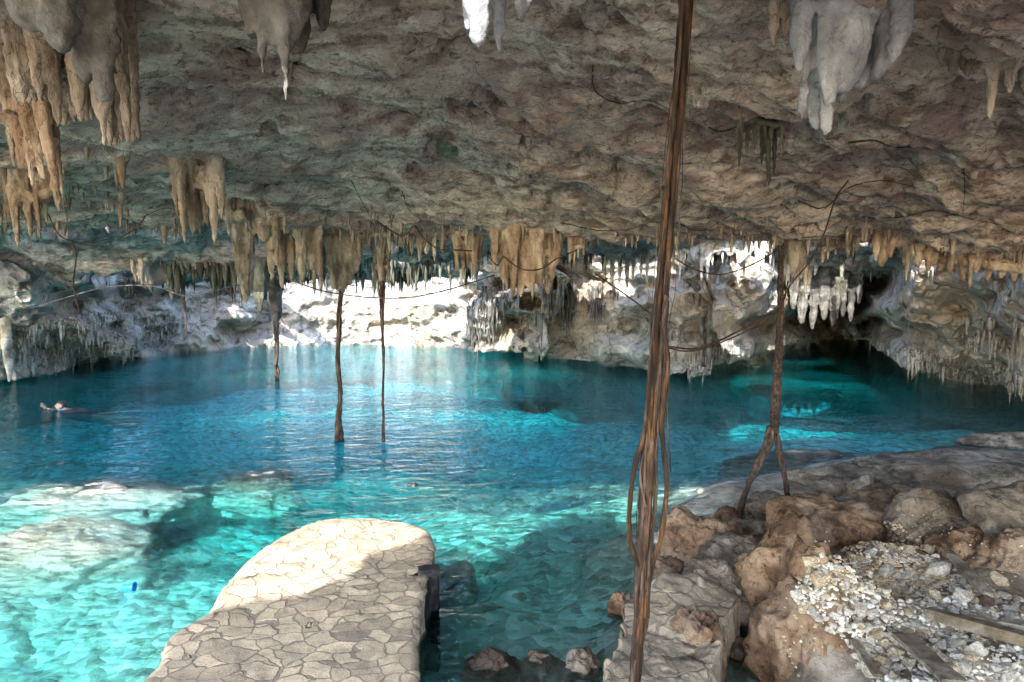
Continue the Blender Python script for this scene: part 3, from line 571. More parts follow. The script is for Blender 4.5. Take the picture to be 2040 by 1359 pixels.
# ---- individual small stalactites along the ceiling lips, copied from a few source meshes
protos = []
for k in range(10):
    V, Fq = stal_vf(1.0, .17, k*3.1+1, 9, 12, 1.6, .12+.02*k, (random.uniform(-.05, .05), 0), 1, top=.35)
    protos.append((V, Fq))
pm = {}
def small_stal(x, y, z, L, r, matk, group, label, k):
    key = (k, matk)
    if key not in pm:
        V, Fq = protos[k]; pm[key] = mesh_from('small_stalactite', V, Fq); pm[key].materials.append(M[matk])
    o = bpy.data.objects.new('small_stalactite', pm[key]); col.objects.link(o)
    o.location = (x, y, z+.02); o.scale = (r/.17, r/.17, L); o.rotation_euler = (random.uniform(-.06,.06), random.uniform(-.06,.06), random.uniform(0, 6.28))
    tag(o, label, 'stalactite', group); return o
MARKS = [(30,'at the left edge'),(180,'over the sagging vine'),(330,'beside the tan cluster'),(470,'behind the squat hump'),(545,'beside the rounded bowl'),(620,'left of the knotted bulb'),(700,'right of the knotted bulb'),(765,'above the thin dark root'),(850,'around the pinkish bunch'),(930,'beside the long orange tip'),
 (1000,'left of the big orange cluster'),(1090,'above the big orange cluster'),(1170,'right of the big orange cluster'),(1260,'just left of the big root'),(1400,'just right of the big root'),(1500,'left of the forked root'),(1590,'around the forked root bulb'),(1680,'between the bulb and the pointed stalactite'),(1760,'beside the pointed orange stalactite'),(1850,'left end of the right drapery'),(1960,'above the right drapery'),(2060,'at the right edge')]
def mark(px): return min(MARKS, key=lambda m: abs(m[0]-px))[1]
def row_of(n, p0, p1, Y, Lr, rr, mats, group, label, jit=.5):
    for i in range(n):
        px = random.uniform(p0, p1); y = (Y+random.uniform(-jit, jit))*float(S_(px)); x = (px-CX)/F*y
        z = ceil_at(x, y); L = random.uniform(*Lr)*random.choice((.5, .8, 1, 1.3)); r = random.uniform(*rr)*(.6+.5*L/Lr[1])
        mk = random.choice(mats); small_stal(x, y, z, L, r, mk, group, ('stubby ' if L < sum(Lr)*.4 else 'slender ' if L/r > 5.5 else 'short ')+{'flow': 'tan', 'flow_or': 'orange', 'flow_dark': 'dark', 'flow_white': 'pale', 'flow_grey': 'grey'}[mk]+' stalactite '+label+' '+mark(px), random.randrange(10))
row_of(40, -40, 330, 9.6, (.06, .22), (.02, .045), ['flow', 'flow_dark'], 'small stalactites on the left lip', 'on the near lip')
row_of(60, 440, 960, 9.65, (.08, .30), (.025, .06), ['flow', 'flow', 'flow_or'], 'small stalactites on the middle lip', 'on the near lip')
row_of(26, 960, 1330, 9.7, (.05, .18), (.02, .045), ['flow_or', 'flow'], 'small stalactites on the lip by the big orange cluster', 'on the near lip')
row_of(50, 1380, 2060, 9.7, (.06, .25), (.02, .055), ['flow', 'flow_or'], 'small stalactites on the right lip', 'on the near lip')
row_of(45, 300, 980, 15.6, (.15, .45), (.04, .09), ['flow_dark', 'flow', 'flow_dark'], 'small stalactites on the second lip', 'on the second lip, seen')
row_of(26, 1300, 1700, 15.6, (.2, .6), (.03, .07), ['flow_white', 'flow_grey'], 'pale icicles over the blue pool', 'on the back lip, seen')
row_of(40, 1640, 1900, 16.0, (.15, .35), (.02, .04), ['flow_white'], 'white fringe icicles', 'in the back fringe, seen')

# ---- uncountable fringes: one object per fringe
def fringe(name, label, regions, mat, bvs, Ls=(.15, .5), rs=(.02, .05), out=.12):
    mb = MB()
    for (x0, y0, x1, y1, x2, y2, x3, y3, n) in regions:   # quad corners + count
        for i in range(n):
            a, b = random.random(), random.random()
            px = (x0*(1-a)+x1*a)*(1-b)+(x3*(1-a)+x2*a)*b; row = (y0*(1-a)+y1*a)*(1-b)+(y3*(1-a)+y2*a)*b
            if float(vnoise(px/17, row/60, 3.3, 77))+.5*float(vnoise(px/6, row/25, 8, 78)) < random.uniform(-.55, .35): continue
            h = cast(px, row, bvs)
            if h is None or h[3] < 11: continue
            p = h[0]; k_ = 1+.6*float(vnoise(px/11, row/30, 1, 79)); L = random.uniform(*Ls)*random.choice((.4, .7, 1, 1.5))*k_; r = random.uniform(*rs)*min(1.2, .5+L*1.4)
            t = np.array([0, .25, .6, 1.0]); rr = r*np.array([1.25, 1, .65, .08]); s = 5; th = np.arange(s)/s*6.283+random.random()
            d = Vector((p.x, p.y, 0)).normalized()
            cx_, cy__ = p.x-d.x*out*random.uniform(.3, 1), p.y-d.y*out*random.uniform(.3, 1)
            V = np.stack([cx_+rr[:, None]*np.cos(th)[None], cy__+rr[:, None]*np.sin(th)[None], (p.z+.1-t*L)[:, None]*np.ones(s)], -1).reshape(-1, 3)
            mb.add(V, grid_faces(4, s, True))
    if not mb.V: return print('EMPTY', label)
    o = link(name, mb.mesh(name), mat); tag(o, label, kind='stuff'); return o
WC = [BV_W, BV_C]
fringe('stalactite_fringe', 'dense fringe of thin stalactites low on the left wall', [(20,660,260,610,260,705,20,740,1400),(240,650,420,595,330,685,250,700,400)], M['wall'], WC, (.08,.32), (.02,.05), .22)
fringe('stalactite_fringe', 'shaggy grey fringe hanging on the middle of the far wall', [(940,575,1230,565,1230,620,940,645,900),(930,600,985,600,985,690,930,690,120)], M['flow_grey'], WC, (.15,.7), (.018,.045), .3)
fringe('stalactite_fringe', 'mossy fringe along the far edge of the ceiling in front of the sunlit wall', [(330,530,960,520,960,556,330,566,900)], M['flow_dark'], [BV_C], (.12,.55), (.03,.09), .1)
fringe('stalactite_fringe', 'pale fringe around the foot of the wall behind the big root', [(1330,700,1480,680,1480,735,1330,748,380)], M['wall'], WC, (.08,.34), (.018,.04), .25)
fringe('stalactite_fringe', 'pale fringe along the overhanging ledge at the right', [(1720,680,2060,750,2060,782,1720,714,900),(1920,630,2060,650,2060,720,1920,690,420),(1640,530,1860,540,1860,556,1640,546,160)], M['wall'], WC, (.06,.28), (.018,.04), .22)
def lip_fringe(name, label, px0, px1, YNs, n, Lr, rr, mat):
    mb = MB(); i = 0
    while i < n:
        px = random.uniform(px0, px1); YN_ = random.gauss(*YNs); y = YN_*float(S_(px)); x = (px-CX)/F*y
        if float(vnoise(px/23, YN_*1.5, 5, 91))+.5*float(vnoise(px/7, YN_*4, 6, 92)) < random.uniform(-.7, .5): i += .2; continue
        z = ceil_at(x, y); L = random.uniform(*Lr)*random.choice((.4, .7, 1, 1.6)); r = random.uniform(*rr)*(.5+.7*L/Lr[1]); V, Fq = random.choice(protos)
        a = random.uniform(0, 6.28); V2 = V*np.array([r/.17, r/.17, L]); V2 = np.stack([V2[:, 0]*math.cos(a)-V2[:, 1]*math.sin(a), V2[:, 0]*math.sin(a)+V2[:, 1]*math.cos(a), V2[:, 2]], 1)
        mb.add(V2+np.array([x, y, z+.02]), Fq); i += 1
    o = link(name, mb.mesh(name), mat); tag(o, label, kind='stuff')
lip_fringe('stalactite_fringe', 'ragged fringe of tiny tan stalactites all along the near ceiling lip', -60, 2080, (9.55, .35), 800, (.04, .17), (.012, .035), M['flow'])
lip_fringe('stalactite_fringe', 'crowded little orange tan stalactites on the low ceiling at the left edge', -60, 270, (7.6, .9), 260, (.06, .24), (.02, .045), M['flow_or'])
lip_fringe('stalactite_fringe', 'little tan stalactites on the ceiling left of the lip centre', 330, 960, (9.1, .3), 220, (.05, .2), (.02, .045), M['flow'])
lip_fringe('stalactite_fringe', 'tiny mossy stalactites along the second lip over the water', 250, 1350, (15.5, .4), 420, (.06, .35), (.02, .05), M['flow_dark'])
# ================================================================== BOULDERS
def boulder_mesh(seed, sub=5, amp=.28, freq=1.1, flat=.5, fine=.09):
    b = bmesh.new(); bmesh.ops.create_icosphere(b, subdivisions=sub, radius=1); b.verts.ensure_lookup_table()
    V = np.array([v.co[:] for v in b.verts]); Fa = np.array([[v.index for v in f.verts] for f in b.faces]); b.free()
    n = fbm(V[:, 0], V[:, 1], V[:, 2], freq, 4, 300+seed)*amp+ridge(V[:, 0], V[:, 1], V[:, 2], 2.6, 4, 330+seed)*fine+fine*.5*fbm(V[:, 0], V[:, 1], V[:, 2], 11, 3, 350+seed)
    r_ = np.random.default_rng(1000+seed); pn = r_.normal(size=(16, 3)); pn /= np.linalg.norm(pn, axis=1)[:, None]; pd = r_.uniform(.66, .98, 16)
    dt = V@pn.T; fc = np.min(np.where(dt > .05, pd[None]/np.maximum(dt, .05), 9), axis=1); fc = np.minimum(fc, 1.15)
    V = V*((.45+.55*fc)*(1+n))[:, None]*1.08; V[:, 2] = np.where(V[:, 2] < -flat, -flat+(V[:, 2]+flat)*.2, V[:, 2])
    return mesh_from('boulder', V, Fa)
BV_B = []
def boulder(name, label, px, row, z, hw, hz, mat, dep=.9, tilt=(0, 0), rz=None, amp=.28, flat=.5, cat='boulder', sub=5, seed=None, fine=.085):
    seed = seed if seed is not None else (px*7+row) % 97
    c = G(px, row, z); r = pxr(hw, c.y)*1.02
    me = boulder_mesh(int(seed), sub, amp, 1.1, flat, fine)
    o = link(name, me, M[mat], loc=(c.x, c.y, z)); rzv = rz if rz is not None else random.uniform(0, 6)
    # bake scale so the rotation about z does not swap the widths
    me.transform(Matrix.Rotation(rzv, 4, 'Z')); me.transform(Matrix.Diagonal((r, r*dep, hz, 1))); me.transform(Matrix.Rotation(tilt[0], 4, 'X') @ Matrix.Rotation(tilt[1], 4, 'Y'))
    tag(o, label, cat); return o
boulder('boulder', 'rounded pinkish tan boulder at the water edge by the end of the paved ledge', 1398, 1100, .12, 66, .42, 'boulder', .9)
boulder('boulder', 'small dark ochre rock behind the rounded pinkish boulder', 1452, 1040, .15, 27, .17, 'boulder')
boulder('rock_slab', 'grey flat slab the left foot of the forked root stands on', 1520, 1030, .08, 56, .22, 'boulder_g', .8, cat='rock')
boulder('rock_slab', 'small grey layered slab below the forked root', 1505, 1072, .16, 46, .16, 'boulder_g', .8, (0, .15), cat='rock')
boulder('rock_slab', 'large tilted grey slab between the pinkish and orange boulders', 1478, 1118, .16, 62, .22, 'boulder_g', 1.1, (-.25, .2), cat='rock', amp=.2)
boulder('boulder', 'big orange brown boulder above the rubble pile', 1650, 1066, .38, 118, .34, 'boulder', .8, amp=.2)
boulder('boulder', 'knobbly orange boulder standing between the grey slab and the rubble', 1562, 1160, .35, 70, .50, 'boulder', .8, amp=.36)
boulder('boulder', 'broad greyish beige boulder right behind the gravel heap', 1862, 1056, .52, 96, .32, 'boulder_g', .8, amp=.2)
boulder('boulder', 'massive brown rock filling the right edge above the dark hollow', 2035, 1075, .62, 118, .44, 'boulder_g', 1.0, amp=.33)
boulder('boulder', 'long low grey rock along the water behind the orange boulder', 1700, 968, .12, 130, .22, 'boulder_g', .6)
boulder('boulder', 'wide sandy rock shelf along the water at the right', 1900, 955, .2, 190, .30, 'boulder_g', .6)
boulder('boulder', 'dark brown rock in the hollow behind the orange boulder', 1768, 1010, .3, 62, .26, 'boulder', .8)
boulder('boulder', 'small round rock on top of the low grey rock', 1720, 972, .3, 20, .12, 'boulder_g')
boulder('boulder', 'dark brown broken rock under the massive rock at the right edge', 2010, 1150, .52, 74, .30, 'boulder', .8, fine=.15)
boulder('boulder', 'low brown rock between the greyish beige boulder and the rubble', 1915, 1118, .5, 62, .2, 'boulder', .8, fine=.14)
boulder('boulder', 'big brown block at the bottom edge beside the dark pool', 1618, 1310, .18, 92, .55, 'boulder', 1.0, amp=.30, flat=.8, fine=.15)
boulder('boulder', 'crumbly grey brown rock under the front of the rubble', 1705, 1262, .32, 105, .30, 'boulder_g', .8, amp=.2)
boulder('boulder', 'ochre pitted rock on the right edge of the paved ledge', 1392, 1300, .25, 42, .30, 'boulder', 1.3, fine=.08)
boulder('boulder', 'tan rock at the end of the paved ledge over the dark pool', 1435, 1190, .20, 60, .26, 'boulder_g', .8)
boulder('boulder', 'small pink rock between the big root and the pinkish boulder', 1322, 1158, .22, 36, .18, 'boulder', .9)
boulder('rock', 'dark square stone inside the small dark pool', 1520, 1252, -.05, 38, .2, 'boulder_g', cat='rock')
boulder('rock', 'dark wet stone at the bottom of the small dark pool', 1468, 1320, -.1, 40, .16, 'boulder_g', cat='rock')
boulder('rock', 'small grey stone lying on the paved ledge', 1396, 1165, .44, 10, .05, 'boulder_g', cat='rock', sub=3)
boulder('rock', 'round pale stone at the bottom edge in shallow water', 1156, 1332, -.04, 32, .13, 'boulder_g', cat='rock')
boulder('rock', 'greenish flat stone in shallow water at the bottom edge', 1085, 1352, -.16, 52, .15, 'boulder_g', cat='rock')
boulder('rock', 'rough pinkish stone in shallow water left of the greenish one', 975, 1340, -.09, 50, .10, 'boulder_g', cat='rock')
boulder('rock', 'small brown stone at the edge of the paved ledge in the water', 1236, 1215, .0, 20, .12, 'boulder', cat='rock')
boulder('boulder', 'huge pale boulder just under the water at the left edge', 95, 1130, -.38, 200, .36, 'sub', .75, amp=.2)
boulder('boulder', 'flat pinkish boulder just under the water behind the huge pale one', 195, 1018, -.34, 165, .32, 'sub', .6, amp=.2)
boulder('boulder', 'small tan boulder under the water left of the platform tip', 505, 998, -.42, 85, .34, 'sub', .6)
boulder('rock', 'greenish submerged rock beside the black post', 905, 1182, -.45, 42, .25, 'sub', cat='rock')
boulder('boulder', 'purplish flat boulder just under the water behind the forked root', 1600, 935, -.28, 130, .22, 'boulder_g', .5)
boulder('boulder', 'dark rock at the water edge at the far right', 2000, 888, -.05, 66, .25, 'boulder_g', .6)
boulder('rock', 'small unclear dark shape breaking the surface inside ring ripples', 820, 968, -.025, 11, .05, 'tar', cat='rock', sub=3)  # rock mesh stands in for an unclear snorkeller-like shape at the surface
boulder('boulder', 'dark submerged rock under the blue water left of the forked root', 1512, 822, -.9, 28, .4, 'tar', .6)

# ================================================================== PLATFORM + LEDGE
def slab(name, pts_px, z, thick, mat, label, kind_cat, rnd=.02, over=0.0, tilt=None, n=360, rings=60, world=None, und=.016):
    base = [G(a, b, z) for a, b in pts_px]; pts = [(p.x, p.y, z) for p in base]+(world or [])
    pts.append(pts[0]); cv = np.array(pts); seg = np.r_[0, np.cumsum(np.linalg.norm(np.diff(cv, axis=0), axis=1))]
    q = np.linspace(0, seg[-1], n, endpoint=False); out = np.stack([np.interp(q, seg, cv[:, k]) for k in range(3)], 1)
    cen = out.mean(0); nn = rnd*fbm(out[:, 0], out[:, 1], out[:, 2], 6, 3, 400)
    dirv = out-cen; dirv[:, 2] = 0; dirv /= np.linalg.norm(dirv, axis=1)[:, None]
    out = out+dirv*nn[:, None]
    V = [cen[None]]; t = np.linspace(0, 1, rings)[1:]
    top = cen+(out-cen)[None]*t[:, None, None]; top = top.reshape(-1, 3)
    top[:, 2] += und*fbm(top[:, 0], top[:, 1], top[:, 2]*0, 2.2, 5, 410)-.03*np.repeat(np.clip((t-.93)/.07, 0, 1)**2, n)
    sk = []
    for d in np.linspace(.03, 1, 14):
        e = out-dirv*(.012+.10*over*d+.03*fbm(out[:, 0], out[:, 1], np.full(n, z-d*thick), 7, 3, 420)[:, None]); e = e.copy(); e[:, 2] = z-d*thick; sk.append(e)
    V = np.vstack([V[0], top]+sk); nr = len(t)+14
    Fq = grid_faces(nr, n, True)+1; j = np.arange(n)
    fl = [(0, int(a)+1, int(b)+1) for a, b in zip(j, (j+1) % n)]+[tuple(map(int, f)) for f in Fq]
    me = mesh_from(name, V, fl); me.polygons.foreach_set('use_smooth', [True]*len(me.polygons))
    o = link(name, me, mat); tag(o, label, kind_cat); return o
plat = slab('stone_platform', [(864,1110),(866,1085),(858,1062),(838,1046),(800,1035),(750,1029),(700,1027),(650,1030),(610,1040),(575,1055),(540,1078),(500,1106),(468,1140),(440,1180),(415,1218),(378,1242),(338,1262),(322,1282),(322,1300),(310,1326),(285,1359),(240,1420),(190,1500)], .35, .95, M['paving'],
   'curved stone platform paved with irregular flagstones jutting into the water', 'platform', over=.6,
   world=[(-2.3, 2.6, .35), (-.6, 2.4, .35)]+[tuple(G(a, b, .35)) for a, b in [(826,1420),(832,1359),(836,1290),(842,1220),(848,1165),(856,1142),(828,1140),(832,1128),(862,1124)]])
V, Fc = box_vf(-.5, .5, -.5, .5, -.5, .5)
def block(name, a, b, w, h, mat, label=None, cat=None, parent=None, rough=.06, sub=5, up=(0, 0, 1)):
    """a worn board/beam from a to b, width w, height h"""
    a, b = Vector(a), Vector(b); L_ = (b-a).length; x = (b-a).normalized(); y = Vector(up).cross(x).normalized(); z = x.cross(y)
    bm = bmesh.new(); bmesh.ops.create_cube(bm, size=1)
    bmesh.ops.bevel(bm, geom=bm.edges[:], offset=.06*min(1, h/w), segments=1, affect='EDGES')
    bmesh.ops.subdivide_edges(bm, edges=[e for e in bm.edges if e.calc_length() > .5], cuts=12, use_grid_fill=True)
    for v in bm.verts:
        c = v.co.copy(); n = rough*float(fbm(c.x*3+a.x*5, c.y*2+a.y, c.z*2, 1.5, 3, 500)); e = rough*1.2*float(vnoise(c.y*6+a.x*9, c.z*5, 7, 3))
        v.co = Vector(((c.x+(e*.15 if abs(c.x) > .4 else 0))*L_, c.y*w*(1+n*1.5), c.z*h*(1+n)))
    bm.transform(Matrix((x, y, z)).transposed().to_4x4()); me = bpy.data.meshes.new(name); bm.to_mesh(me); bm.free()
    o = link(name, me, mat, parent, (a+b)/2 if parent is None else (a+b)/2-parent.location)
    if label: tag(o, label, cat)
    return o
pp = G(862, 1140, .30)
post = bpy.data.objects.new('mooring_post', None); col.objects.link(post); post.location = (pp.x, pp.y, .30); tag(post, 'black square post with a flat cap against the right side of the stone platform', 'post')
pa = G(838, 1138, .38); pb_ = G(870, 1133, .38)
block('post_cap', (pa.x-.02, pa.y, .375), (pb_.x+.02, pb_.y-.01, .375), .11, .06, M['tar'], parent=post)
block('post_shaft', (pp.x-.01, pp.y-.04, .355), (pp.x+.0, pp.y-.10, -.8), .13, .12, M['tar'], parent=post, up=(0, 1, 0))
block('side_board', (pp.x-.02, pp.y-.15, -.06), (pp.x-.11, pp.y-.85, -.06), .05, .60, M['tar'], parent=post)
path = slab('paved_ledge', [(1478,1180),(1465,1160),(1420,1150),(1370,1150),(1330,1152),(1290,1165),(1252,1190),(1238,1225),(1242,1262),(1225,1300),(1210,1335),(1200,1359),(1170,1430)], .42, .9, M['paving2'],
   'worn flagstone ledge running along the water beside the big root', 'ledge', rnd=.09, over=.2, und=.07,
   world=[(.45, 2.4, .42), (1.25, 2.5, .42)]+[tuple(G(a, b, .42)) for a, b in [(1425,1359),(1428,1300),(1418,1262),(1395,1235),(1420,1210),(1455,1200)]])

# ================================================================== ROOTS
def px_pts(pts, Y0, Y1=None, n=120):
    Y1 = Y0 if Y1 is None else Y1; c = catmull([(a, b, 0) for a, b in pts], n); k = np.linspace(0, 1, n)
    return np.array([P(a, b, Y0+(Y1-Y0)*t) for (a, b, _), t in zip(c, k)])
def root_thing(name, label, cat, origin):
    o = bpy.data.objects.new(name, None); col.objects.link(o); o.location = origin; tag(o, label, cat); return o
def strand(nm, pts, rad, mat, parent, seg=10, seed=0, wob=.35, tw=None):
    pts = np.asarray(pts); n = len(pts)
    if tw:
        amp, turns, ph = tw; a = np.linspace(0, turns*2*np.pi, n)+ph; amp = np.broadcast_to(amp, (n,))
        pts = pts+np.stack([amp*np.cos(a), amp*np.sin(a), 0*a], 1)
    pts = pts+.25*np.mean(rad)*np.stack([fbm(pts[:, 2]*3+seed, 0, 0, 1.4, 3, seed), fbm(0, pts[:, 2]*3+seed, 0, 1.4, 3, seed+3), 0*pts[:, 2]], 1)
    V, Fq = tube_vf(pts-np.array(parent.location), rad, seg, wob, seed)
    return link(nm, mesh_from(nm, V, Fq), mat, parent)
cen = px_pts([(1372,-120),(1364,40),(1352,200),(1340,330),(1327,480),(1317,600),(1308,700),(1300,800),(1292,900),(1286,1000),(1281,1100),(1275,1200),(1268,1300),(1262,1400),(1258,1560)], 3.45, 3.25, 220)
r0 = root_thing('hanging_root', 'thick brown rope-like tree root hanging through the whole view right of centre', 'root', (cen[-1][0], cen[-1][1], cen[-1][2]))
wid = np.interp(np.linspace(0, 1, 220), [0, .3, .5, .62, .8, 1], [14, 14, 16.5, 14, 13, 15])*3.4/F
for k in range(11):
    strand('root_strand', cen, wid*random.uniform(.26, .42), M['root'] if k % 3 else M['root_d'], r0, 10, k*3, .4, (wid*random.uniform(.5, .72), random.choice((-1, 1))*random.uniform(.25, .7), k*.7))
for k in range(12):
    a = random.randint(0, 120); b = min(219, a+random.randint(50, 110)); sg = cen[a:b].copy(); m_ = len(sg); fr = np.linspace(0, 1, m_)
    sg[:, 0] += random.choice((-1, 1))*wid[a:b]*(.8+.5*np.sin(fr*3.1)*random.random())+.012*fbm(sg[:, 2], 0, 0, 2.5, 3, 700+k); sg[:, 1] -= .04*random.random()
    strand('hair_root', sg, random.uniform(.0016, .0042)*np.linspace(1.1, .4, m_), M['root_d'], r0, 5, 70+k, .2)
for k, (pts, w) in enumerate([([(1300,800),(1280,870),(1262,940),(1254,1020),(1256,1075),(1270,1120),(1286,1160),(1284,1230)], 5), ([(1318,640),(1330,720),(1322,800),(1318,870),(1328,960),(1318,1060),(1302,1120),(1292,1170),(1290,1230)], 5),
     ([(1315,760),(1308,900),(1306,1000),(1296,1100),(1288,1180)], 3.5), ([(1326,700),(1332,760),(1330,830),(1336,940)], 1.6), ([(1330,590),(1322,650),(1326,720)], 3), ([(1292,1120),(1288,1200),(1290,1240),(1278,1290)], 3), ([(1296,860),(1278,920),(1276,960),(1286,1010)], 2.5)]):
    strand('side_root', px_pts(pts, 3.33, 3.28, 80), pxr(w, 3.3), M['root' if k < 2 else 'root_d'], r0, 9, 60+k, .3)
def simple_root(label, pts, Y0, Y1, w, mat, nstr=5, name='hanging_root', turns=2):
    c = px_pts(pts, Y0, Y1, 140); o = root_thing(name, label, 'root', tuple(c[-1])); ww = np.interp(np.linspace(0, 1, 140), np.linspace(0, 1, len(w)), w)*Y1/F/2*.8
    for k in range(nstr): strand('root_strand', c, ww*random.uniform(.38, .55), M[mat], o, 8, k*5+int(Y0*3), .4, (ww*.5, random.uniform(.5, 1)*turns*random.choice((-1, 1)), k*6.28/nstr))
    return o, c
simple_root('dark twisted root dropping from the knotted bulb into the water with a flared foot', [(681,560),(676,620),(675,680),(673,720),(677,780),(675,830),(677,882)], 11.6, 11.5, [12,13,13,12,14,16,28], 'root_d', 7)
simple_root('thin dark root dropping into the water right of the flared root', [(761,560),(762,600),(762,660),(764,720),(763,790),(764,840),(763,880)], 11.7, 11.5, [15,16,8,7,7,7,13], 'root_d', 5)
simple_root('thin mossy root below the ribbed grey stalactite reaching into the water', [(549,640),(551,680),(550,720),(552,745),(552,775)], 19.5, 19.3, [14,13,12,14,17], 'root_d', 4)
simple_root('short black root hanging from the ribbed grey stub on the left', [(364,585),(368,610),(371,640),(371,672)], 18.3, 18.2, [11,8,6,2], 'root_d', 3)
cf = px_pts([(1556,490),(1555,540),(1556,600),(1552,680),(1548,750),(1544,820),(1541,860)], 9.6, 7.7, 120)
fr_ = root_thing('forked_root', 'dark grey root that forks into two legs standing on the rocks', 'root', tuple(cf[-1]))
ww = np.interp(np.linspace(0, 1, 120), [0, .5, 1], [12, 17, 20])*8/F/2
for k in range(7): strand('root_strand', cf, ww*random.uniform(.4, .55), M['root_d'], fr_, 8, 90+k, .4, (ww*.5, random.uniform(-1, 1), k*.9))
for leg, wl in (([(1538,850),(1526,890),(1508,935),(1492,975),(1478,1018),(1472,1040)], 19), ([(1544,850),(1550,890),(1558,925),(1566,960),(1572,1000)], 13)):
    cl = px_pts(leg, 7.7, G(leg[-1][0], leg[-1][1], .15).y, 70); lw = pxr(wl, 7.4)/2
    for k in range(4): strand('root_leg', cl, lw*random.uniform(.45, .65)*np.linspace(1.05, 1, 70), M['root_d'], fr_, 8, 120+k, .4, (lw*.45, random.uniform(-1, 1), k*1.57))
# thin vines and cable: each its own thing
def vine(label, pts, Y0, Y1, w, mat='rootlet', name='vine', n=90):
    c = px_pts(pts, Y0, Y1, n); o_ = Vector(c[0]); V, Fq = tube_vf(c-c[0], w, 6, .2, len(pts))
    o = link(name, mesh_from(name, V, Fq), M[mat], loc=o_); tag(o, label, 'vine' if name == 'vine' else name.replace('_', ' ')); return o
vine('long dark cable slung low across the white wall to the orange cluster', [(545,540),(600,566),(660,583),(740,593),(820,592),(900,575),(985,548)], 11.0, 10.0, .012, 'tar', 'cable')
vine('sagging dark vine on the left under the ceiling lip', [(95,425),(120,470),(170,487),(230,478),(275,450),(290,430)], 9.8, 9.8, .009)
vine('thin vine hanging down in front of the blue wall at left', [(138,478),(152,505),(146,560),(150,590),(160,625)], 9.8, 9.8, .012)
vine('thin horizontal line in front of the left wall', [(60,615),(200,575),(300,570),(380,590),(480,565)], 16.0, 15.5, .012, 'tar', 'cable')
vine('thin brown vine looping over the big orange cluster', [(968,505),(990,528),(1003,512),(1020,525),(1045,538),(1080,535),(1110,515),(1150,498)], 8.7, 8.7, .010)
vine('reddish vine draped along the ceiling lip left of the orange row', [(750,440),(800,470),(825,450),(840,470),(870,495),(900,498),(940,500)], 9.8, 9.5, .012)
vine('long dark vine rising steeply from the forked root to the ceiling', [(1548,640),(1562,590),(1585,555),(1610,525),(1640,470),(1665,395),(1690,360)], 8.2, 6.2, .008)
vine('dark branch-like vine from the big root to the forked root', [(1330,690),(1380,695),(1430,680),(1480,655),(1520,635),(1548,620)], 7.0, 8.6, .012)
vine('second thin vine below the branch between the two big roots', [(1318,690),(1370,700),(1420,688),(1470,668),(1530,638),(1560,600),(1570,560)], 7.2, 8.8, .010)
vine('thin sagging vine hung behind the big root at the right lip', [(1345,515),(1380,535),(1430,547),(1480,535),(1530,510),(1570,480)], 8.6, 9.0, .010)
vine('thin vine hanging from the lip left of the big root', [(1185,545),(1250,590),(1330,650)], 10.5, 11, .012)
def surf_vine(label, pts, w, n=70):
    c = catmull([(a, b, 0) for a, b in pts], n); out = []
    for a, b, _ in c:
        h = cast(a+random.uniform(-1, 1), b+random.uniform(-1, 1), [BV_C])
        if h: out.append(h[0]*1.0+(CAMP-h[0]).normalized()*.02)
    if len(out) < 5: return
    out = np.array(out); out[1:-1] = (out[:-2]+out[1:-1]+out[2:])/3
    w = w*.62; V, Fq = tube_vf(out-out[0], w*np.linspace(1.2, .5, len(out)), 5, .2, 3); o = link('rootlet', mesh_from('rootlet', V, Fq), M['rootlet'], loc=out[0]); tag(o, label, 'rootlet')
surf_vine('dark rootlet on the ceiling branching up left from the steep vine', [(1590,400),(1640,415),(1690,375),(1760,360),(1830,375)], .012)
surf_vine('thin rootlet running right along the low ceiling', [(1730,435),(1800,432),(1860,420),(1950,440),(2040,455)], .009)
surf_vine('curved rootlet on the ceiling just right of the big root', [(1350,445),(1390,460),(1430,445),(1465,425),(1462,460)], .009)
surf_vine('thick dark rootlet on the ceiling under the big white drapery', [(1690,285),(1740,280),(1775,292),(1810,295)], .014)
surf_vine('rootlet on the ceiling left of the dark strands', [(1410,255),(1440,262),(1480,250),(1520,262)], .012)
surf_vine('thin rootlet crossing the ceiling lip from the middle to the big root', [(1120,445),(1200,460),(1260,455),(1310,435),(1320,425)], .010)
surf_vine('fine reddish rootlet hanging on the middle ceiling', [(700,360),(725,410),(745,440),(775,460)], .007)
surf_vine('fine rootlet on the middle ceiling near the reddish vine', [(800,380),(815,420),(840,440),(850,470)], .007)
surf_vine('fine rootlet on the left ceiling over the tan cluster', [(240,465),(290,430),(340,415),(390,440),(430,455)], .009)
surf_vine('crack-like rootlet at the upper middle of the ceiling', [(1180,130),(1185,180),(1230,205),(1290,200),(1335,220)], .009)
surf_vine('fine rootlet on the right ceiling above the lip', [(1560,480),(1640,470),(1700,475),(1760,455),(1830,470)], .008)
surf_vine('fine rootlet dropping on the right ceiling', [(1920,335),(1922,380),(1918,430)], .007)

